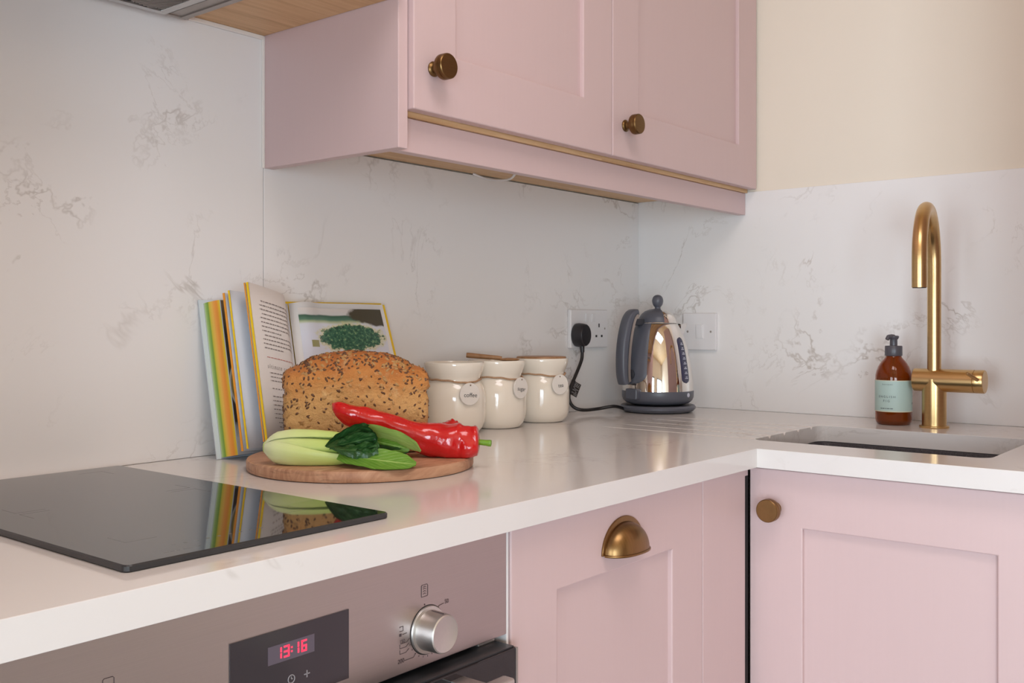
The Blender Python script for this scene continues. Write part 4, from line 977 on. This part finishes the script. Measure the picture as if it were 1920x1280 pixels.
# ------------------------------------------------------------------ bok choy
A0, A1 = at(499, 838, 1.285), at(700, 842, 1.275)
ck = thing('bok_choy', 'pale green bok choy with dark leaves lying on the chopping board', 'vegetable', Vector(((A0.x + A1.x)/2, (A0.y + A1.y)/2, ZB)))
axd = (A1 - A0).normalized(); eu = (UP - axd*UP.dot(axd)).normalized(); ef = axd.cross(eu)
if ef.dot(FW) > 0: ef = -ef                        # ef points to the viewer's side
LEN = (A1 - A0).length
RP = ([0, .04, .10, .25, .45, .65, .85, 1.0], [.0080, .0135, .0190, .0228, .0226, .0205, .0165, .0120])
def stalk(phi, half, lay, t1=1.0, drop=0., twist=0., t0=0.0, taper=.55):
    def f(a, b, inner=False):
        t = lerp(t0, t1, a); v = 2*b - 1; r = interp(*RP, t)*lay
        hw = half*(1.12 - taper*t)
        an = R(phi + twist*t + hw*v); rr = r*(1.07 - .16*abs(v)**2.5 + .010*math.sin(an*9)) - (.0032*(1 - .55*abs(v)**4) if inner else 0)
        p = A0 + axd*(LEN*t) + (eu*math.cos(an) + ef*math.sin(an))*rr - UP*(drop*t)
        p.z = max(p.z, ZB + .0005); return p
    mb = MB().grid(lambda a, b: f(a, b), 26, 16).grid(lambda a, b: f(a, b, True), 26, 16, flip=True)
    return mb
for nm, ph, hf, lay, t1, tw, tpr in (('stalk', 122, 64, 1.08, .98, 20, .88), ('stalk', 0, 44, 1.0, .95, 2, .62), ('stalk', -85, 60, .96, .9, 0, .4), ('stalk', 200, 60, .95, .95, 0, .4), ('stalk', 66, 40, .80, .82, 6, .4), ('stalk', -20, 50, .80, .8, 0, .4)):
    obj(nm, stalk(ph, hf, lay, t1, 0, tw, 0., tpr), 'choy_stalk', ck, smooth=50, fix=False)
rt = MB().grid(lambda a, b: A0 - axd*(.0085*math.sin(a*PI/2) - .003) + (eu*math.cos(2*PI*b) + ef*math.sin(2*PI*b))*(.0100*(1 - a)**.45*(1 + .1*math.sin(6*PI*b))) + axd*.002, 8, 24, closed_v=True)
obj('root_end', rt, 'choy_stalk', ck, smooth=60)
def leaf(mat, ctrl, widths, sides, cupd, wav, seed, nu=36, nv=14):
    pts = catmull(ctrl, nu); sv = catmull(sides, nu); xs_ = [i/(len(widths) - 1) for i in range(len(widths))]
    def f(a, b):
        i = int(round(a*nu)); p = pts[i]; tg = (pts[min(i + 1, nu)] - pts[max(i - 1, 0)]).normalized(); s = (sv[i] - tg*sv[i].dot(tg)).normalized(); nr = tg.cross(s)
        w = interp(xs_, widths, a); v = 2*b - 1; q = Vector((a*5, v*1.5, seed))
        o = p + s*(w*v) + nr*(cupd*w*(v*v) + wav*(noise.noise(q*1.3) + .5*noise.noise(q*3.1))*(abs(v)**.5)*min(1, 4*a))
        o.z = max(o.z, ZB + .0008); return o
    g = MB().grid(f, nu, nv)
    def f2(a, b):
        i = int(round(a*nu)); tg = (pts[min(i + 1, nu)] - pts[max(i - 1, 0)]).normalized(); s = (sv[i] - tg*sv[i].dot(tg)).normalized(); return f(a, b) + tg.cross(s)*.0006
    g.grid(f2, nu, nv, flip=True)
    return obj('leaf', g, mat, ck, smooth=0, fix=False)
DF = Vector((0, 0, 1)); VW = -FW
# lower leaf that reaches over the board
leaf('leaf_mid', [at(636, 851, 1.258), at(670, 857, 1.250), at(710, 863, 1.246), at(750, 868, 1.246), at(780, 871, 1.246)], [.008, .0140, .0180, .0200, .0200, .0165, .0040], [UP*.8 + FW*.6, UP*.6 + FW*.8, UP*.52 + FW*.86, UP*.5 + FW*.86, UP*.5 + FW*.86], .12, .0016, 1.0)
# pale folded top leaf
leaf('leaf_pale', [at(664, 804, 1.290), at(700, 808, 1.283), at(740, 820, 1.278), at(770, 833, 1.276), at(789, 846, 1.275)], [.004, .0090, .0115, .0122, .0115, .0090, .0020], [UP*1.0 + VW*.7]*5, -.10, .0012, 4.0)
# under that leaf, darker face
leaf('leaf_mid', [at(690, 822, 1.292), at(715, 829, 1.288), at(745, 836, 1.284), at(768, 841, 1.282)], [.006, .0125, .0115, .003], [UP + VW*.2]*4, .2, .0015, 8.0)
leaf('leaf_dark', [at(690, 836, 1.290), at(715, 843, 1.288), at(745, 847, 1.286), at(765, 845, 1.286)], [.004, .0085, .0075, .002], [UP + VW*.3]*4, .2, .0015, 12.0)
# crinkled dark heart leaves
for k, (c4, w4, sd_) in enumerate([
    ([at(612, 838, 1.262), at(640, 822, 1.256), at(668, 808, 1.258), at(690, 802, 1.266)], [.003, .0125, .0150, .007], 20.),
    ([at(618, 836, 1.258), at(645, 832, 1.250), at(676, 824, 1.248), at(704, 818, 1.254)], [.003, .0120, .0155, .008], 23.),
    ([at(628, 840, 1.254), at(655, 843, 1.247), at(682, 841, 1.246), at(706, 834, 1.252)], [.003, .0100, .0130, .009], 27.),
    ([at(664, 806, 1.268), at(690, 812, 1.258), at(706, 826, 1.256), at(704, 846, 1.258)], [.004, .0110, .0120, .005], 31.),
    ([at(650, 846, 1.256), at(675, 849, 1.250), at(695, 848, 1.250), at(708, 842, 1.254)], [.003, .0085, .0095, .004], 36.)]):
    leaf('leaf_dark', c4, w4, [UP*.9 + VW*.5]*4, .35, .0042, sd_)

# ------------------------------------------------------------------ cookbook leaning on the splashback
AL = math.atan(.047/.233); BU = Vector((0, math.sin(AL), math.cos(AL))); BN = Vector((0, -math.cos(AL), math.sin(AL)))
SXB = -1.071; WL, WR, BH, TL = .1545, .2060, .232, .029
BO = Vector((SXB, -.0486, H + .0004))
bk = thing('cookbook', 'open cookbook with bright striped page edges leaning behind the bread', 'book', BO)
BP = lambda x, n, h: BO + Vector((x, 0, 0)) + BN*n + BU*h
def hexa(pts): return MB().add(pts, [(0, 1, 2, 3), (7, 6, 5, 4), (0, 4, 5, 1), (1, 5, 6, 2), (2, 6, 7, 3), (3, 7, 4, 0)])
def slab(x0, x1, n0, n1, h0, h1): return hexa([BP(x, n, h) for n in (n0, n1) for x, h in ((x0, h0), (x1, h0), (x1, h1), (x0, h1))])
obj('back_cover', slab(-WL - .003, 0, 0, .0022, 0, BH + .004), 'cover_white', bk)
obj('front_cover', slab(0, WR + .004, 0, .0022, 0, BH + .004), 'edge_yellow', bk)
obj('spine', slab(-.008, .008, 0, .0016, 0, BH + .003), 'cover_white', bk)
# left block: thick, slightly fanned at the fore-edge
nb = lambda t, h: .0026 + (TL - .0026)*t                      # t 0..1 through the block
def blk(x, n): return n*(.35 + .65*smoothstep(0, .06, -x))
FE = lambda t: -WL + .004 + .010*t*t                          # fore-edge curve
mb = MB().grid(lambda a, b: BP(FE(b), blk(FE(b), nb(b, 0)), .0015 + .012*b*b*0 + a*(BH - .003)), 2, 16)
lb_ = obj('page_block', MB().grid(lambda a, b: BP(lerp(FE(1), -.002, b), blk(lerp(FE(1), -.002, b), TL), .0015 + a*(BH - .003)), 2, 20).grid(lambda a, b: BP(lerp(FE(a), -.002, b), blk(lerp(FE(a), -.002, b), nb(a, 0)), BH - .0015), 6, 20).grid(lambda a, b: BP(lerp(FE(a), -.002, b), blk(lerp(FE(a), -.002, b), nb(a, 0)), .0015), 6, 20), 'page_cool', bk, smooth=0, fix=False)
obj('fore_edge', mb, 'page_edges', lb_, smooth=0, fix=False)
def photo_uv(fn, nu=2, nv=20):
    mb = MB().grid(fn, nv, nu)                                  # u across the page, v up
    return mb
obj('pan_photo', photo_uv(lambda a, b: BP(lerp(FE(1) + .0012, -.012, a), blk(lerp(FE(1), -.002, a), TL) + .0005, .002 + b*(BH - .004))), 'photo_pan', lb_, smooth=0, fix=False)
# standing sheets
def sheet(th, w, lift, bulge, n0=.020):
    t = R(th)
    def f(a, b):                                               # a from gutter to outer edge, b up
        x = -w*a*math.cos(t); n = n0*min(1, a*3) + w*a*math.sin(t) + bulge*math.sin(PI*a**.7)
        return BP(x, n, lift*a + .001 + b*(BH - .002))
    return f
def add_sheet(name, th, w, lift, bulge, thick, mat, edge):
    f = sheet(th, w, lift, bulge); e = .0
    g = lambda a, b: f(a, b) - BN*thick*.9 - Vector((thick*.45, 0, 0))
    p = obj(name, MB().grid(f, 24, 4).grid(g, 24, 4, flip=True).grid(lambda a, b: lerp(g(a, 0), f(a, 0), b), 24, 1).grid(lambda a, b: lerp(f(a, 1), g(a, 1), b), 24, 1), mat, bk, smooth=0, fix=False)
    q = obj('sheet_edge', MB().grid(lambda a, b: lerp(f(1, b), g(1, b), a) + Vector((-.0004, 0, 0)), 1, 4), edge, p, fix=False)
    return p, f
g1, f1 = add_sheet('page_group', 13.5, .153, .004, .006, .0035, 'page_cool', 'edge_orange')
g2, f2 = add_sheet('page_group', 17.0, .153, .006, .008, .0030, 'page_cool', 'edge_yellow')
g4, f4 = add_sheet('page_group', 27.0, .153, .012, .007, .0022, 'page_cool', 'edge_orange')
g3, f3 = add_sheet('page_group', 28.8, .153, .012, .011, .0036, 'page_white', 'edge_yellow')
rnd = random.Random(5)
def textlines(f, x0, x1, rows, size, mat, parent, off=.0005, name='printed_text'):
    mb = MB()
    for (h, a0, a1, gap) in rows:
        a = a0
        while a < a1:
            w = rnd.uniform(.018, .06); e = min(a + w, a1)
            nsub = max(1, int((e - a)/.02)); 
            for k in range(nsub):
                p, q = lerp(a, e, k/nsub), lerp(a, e, (k + 1)/nsub)
                P3 = lambda aa, bb: f(aa, bb) + off*((f(min(aa + .02, 1), bb) - f(max(aa - .02, 0), bb)).cross(BU)).normalized()*SGN
                mb.add([P3(p, h), P3(q, h), P3(q, h + size), P3(p, h + size)], [(0, 1, 2, 3)])
            a = e + gap
    return obj(name, mb, mat, parent, fix=False)
t_ = (f3(.5, .5) - f3(.4, .5)).cross(BU); SGN = 1 if t_.dot(CAMP - f3(.5, .5)) > 0 else -1
rows = []
h = .895
for k in range(12):
    rows.append((h, .12 + (.0 if k not in (3, 8) else 0), (.86 if k not in (0, 3, 8) else .83) - 0, .012)); h -= .0275
rows = [(a, (.50 if k in (7, 11) else .10), c, d) for k, (a, b_, c, d) in enumerate(rows)]
textlines(f3, 0, 1, rows, .0065, 'text_ink', g3)
textlines(f3, 0, 1, [(.535, .10, .84, .010)], .004, 'text_red', g3, name='rule_line')
mb = MB()
vs_, fs_2 = text2d('ultimate creamed spinach', .0098, 'LEFT', 1.5)
mb.add([f3(max(0, min(1, .84 - x/.185)), .478 + y/BH) + SGN*.0006*((f3(.6, .5) - f3(.5, .5)).cross(BU)).normalized() + SGN*.0004*BN for x, y in vs_], fs_2)
obj('recipe_title', mb, 'text_ink', g3, fix=False)
rows = [(.435, .3, .82, .012), (.410, .15, .82, .012), (.385, .15, .82, .012), (.335, .55, .82, .02)] + [(.285 - k*.0275, .1, .82 - (.05 if k in (6, 7) else 0), .012) for k in range(8)]
textlines(f3, 0, 1, rows, .0055, 'text_ink', g3)
textlines(f2, 0, 1, [(.90 - k*.03, .1, .80 if k % 5 else .7, .012) for k in range(26) if k % 7 != 3], .006, 'text_ink', g2)
obj('page_number', MB().add([f3(a, h_) + SGN*.0007*BN for a, h_ in ((.955, .955), (.925, .955), (.925, .962), (.955, .962))], [(0, 1, 2, 3)]), 'text_ink', g3, fix=False)
# right half: thin block with the greens photo, lower pages peeping out in yellow
shr = lambda h: .030*(1 - h/BH)
def rpage(x, h, k=0): return BP(x*(1 + 0*h) + shr(h)*max(0, x)/WR, .0026 + k*smoothstep(-.004, .012, x) + .012*math.exp(-((x - .022)/.026)**2) + .004*math.sin(PI*min(1, max(0, x/WR))), h)
rb = obj('page_block', MB().grid(lambda a, b: rpage(a*(WR - .004), .002 + b*(BH - .003), .010), 24, 2).grid(lambda a, b: rpage(WR - .004, .002 + b*(BH - .003), .010*a), 1, 6).grid(lambda a, b: rpage(a*(WR - .004), BH - .001, .010*b), 24, 1), 'page_white', bk, smooth=0, fix=False)
obj('yellow_pages', MB().grid(lambda a, b: rpage(lerp(.1, WR + .0045, a), .001 + b*(BH - .001), .0065), 12, 2), 'edge_yellow', rb, smooth=0, fix=False)
obj('greens_photo', photo_uv(lambda a, b: rpage(lerp(.008, WR - .013, a), .075 + b*(BH - .075 - .010), .0106)), 'photo_greens', rb, smooth=0, fix=False)
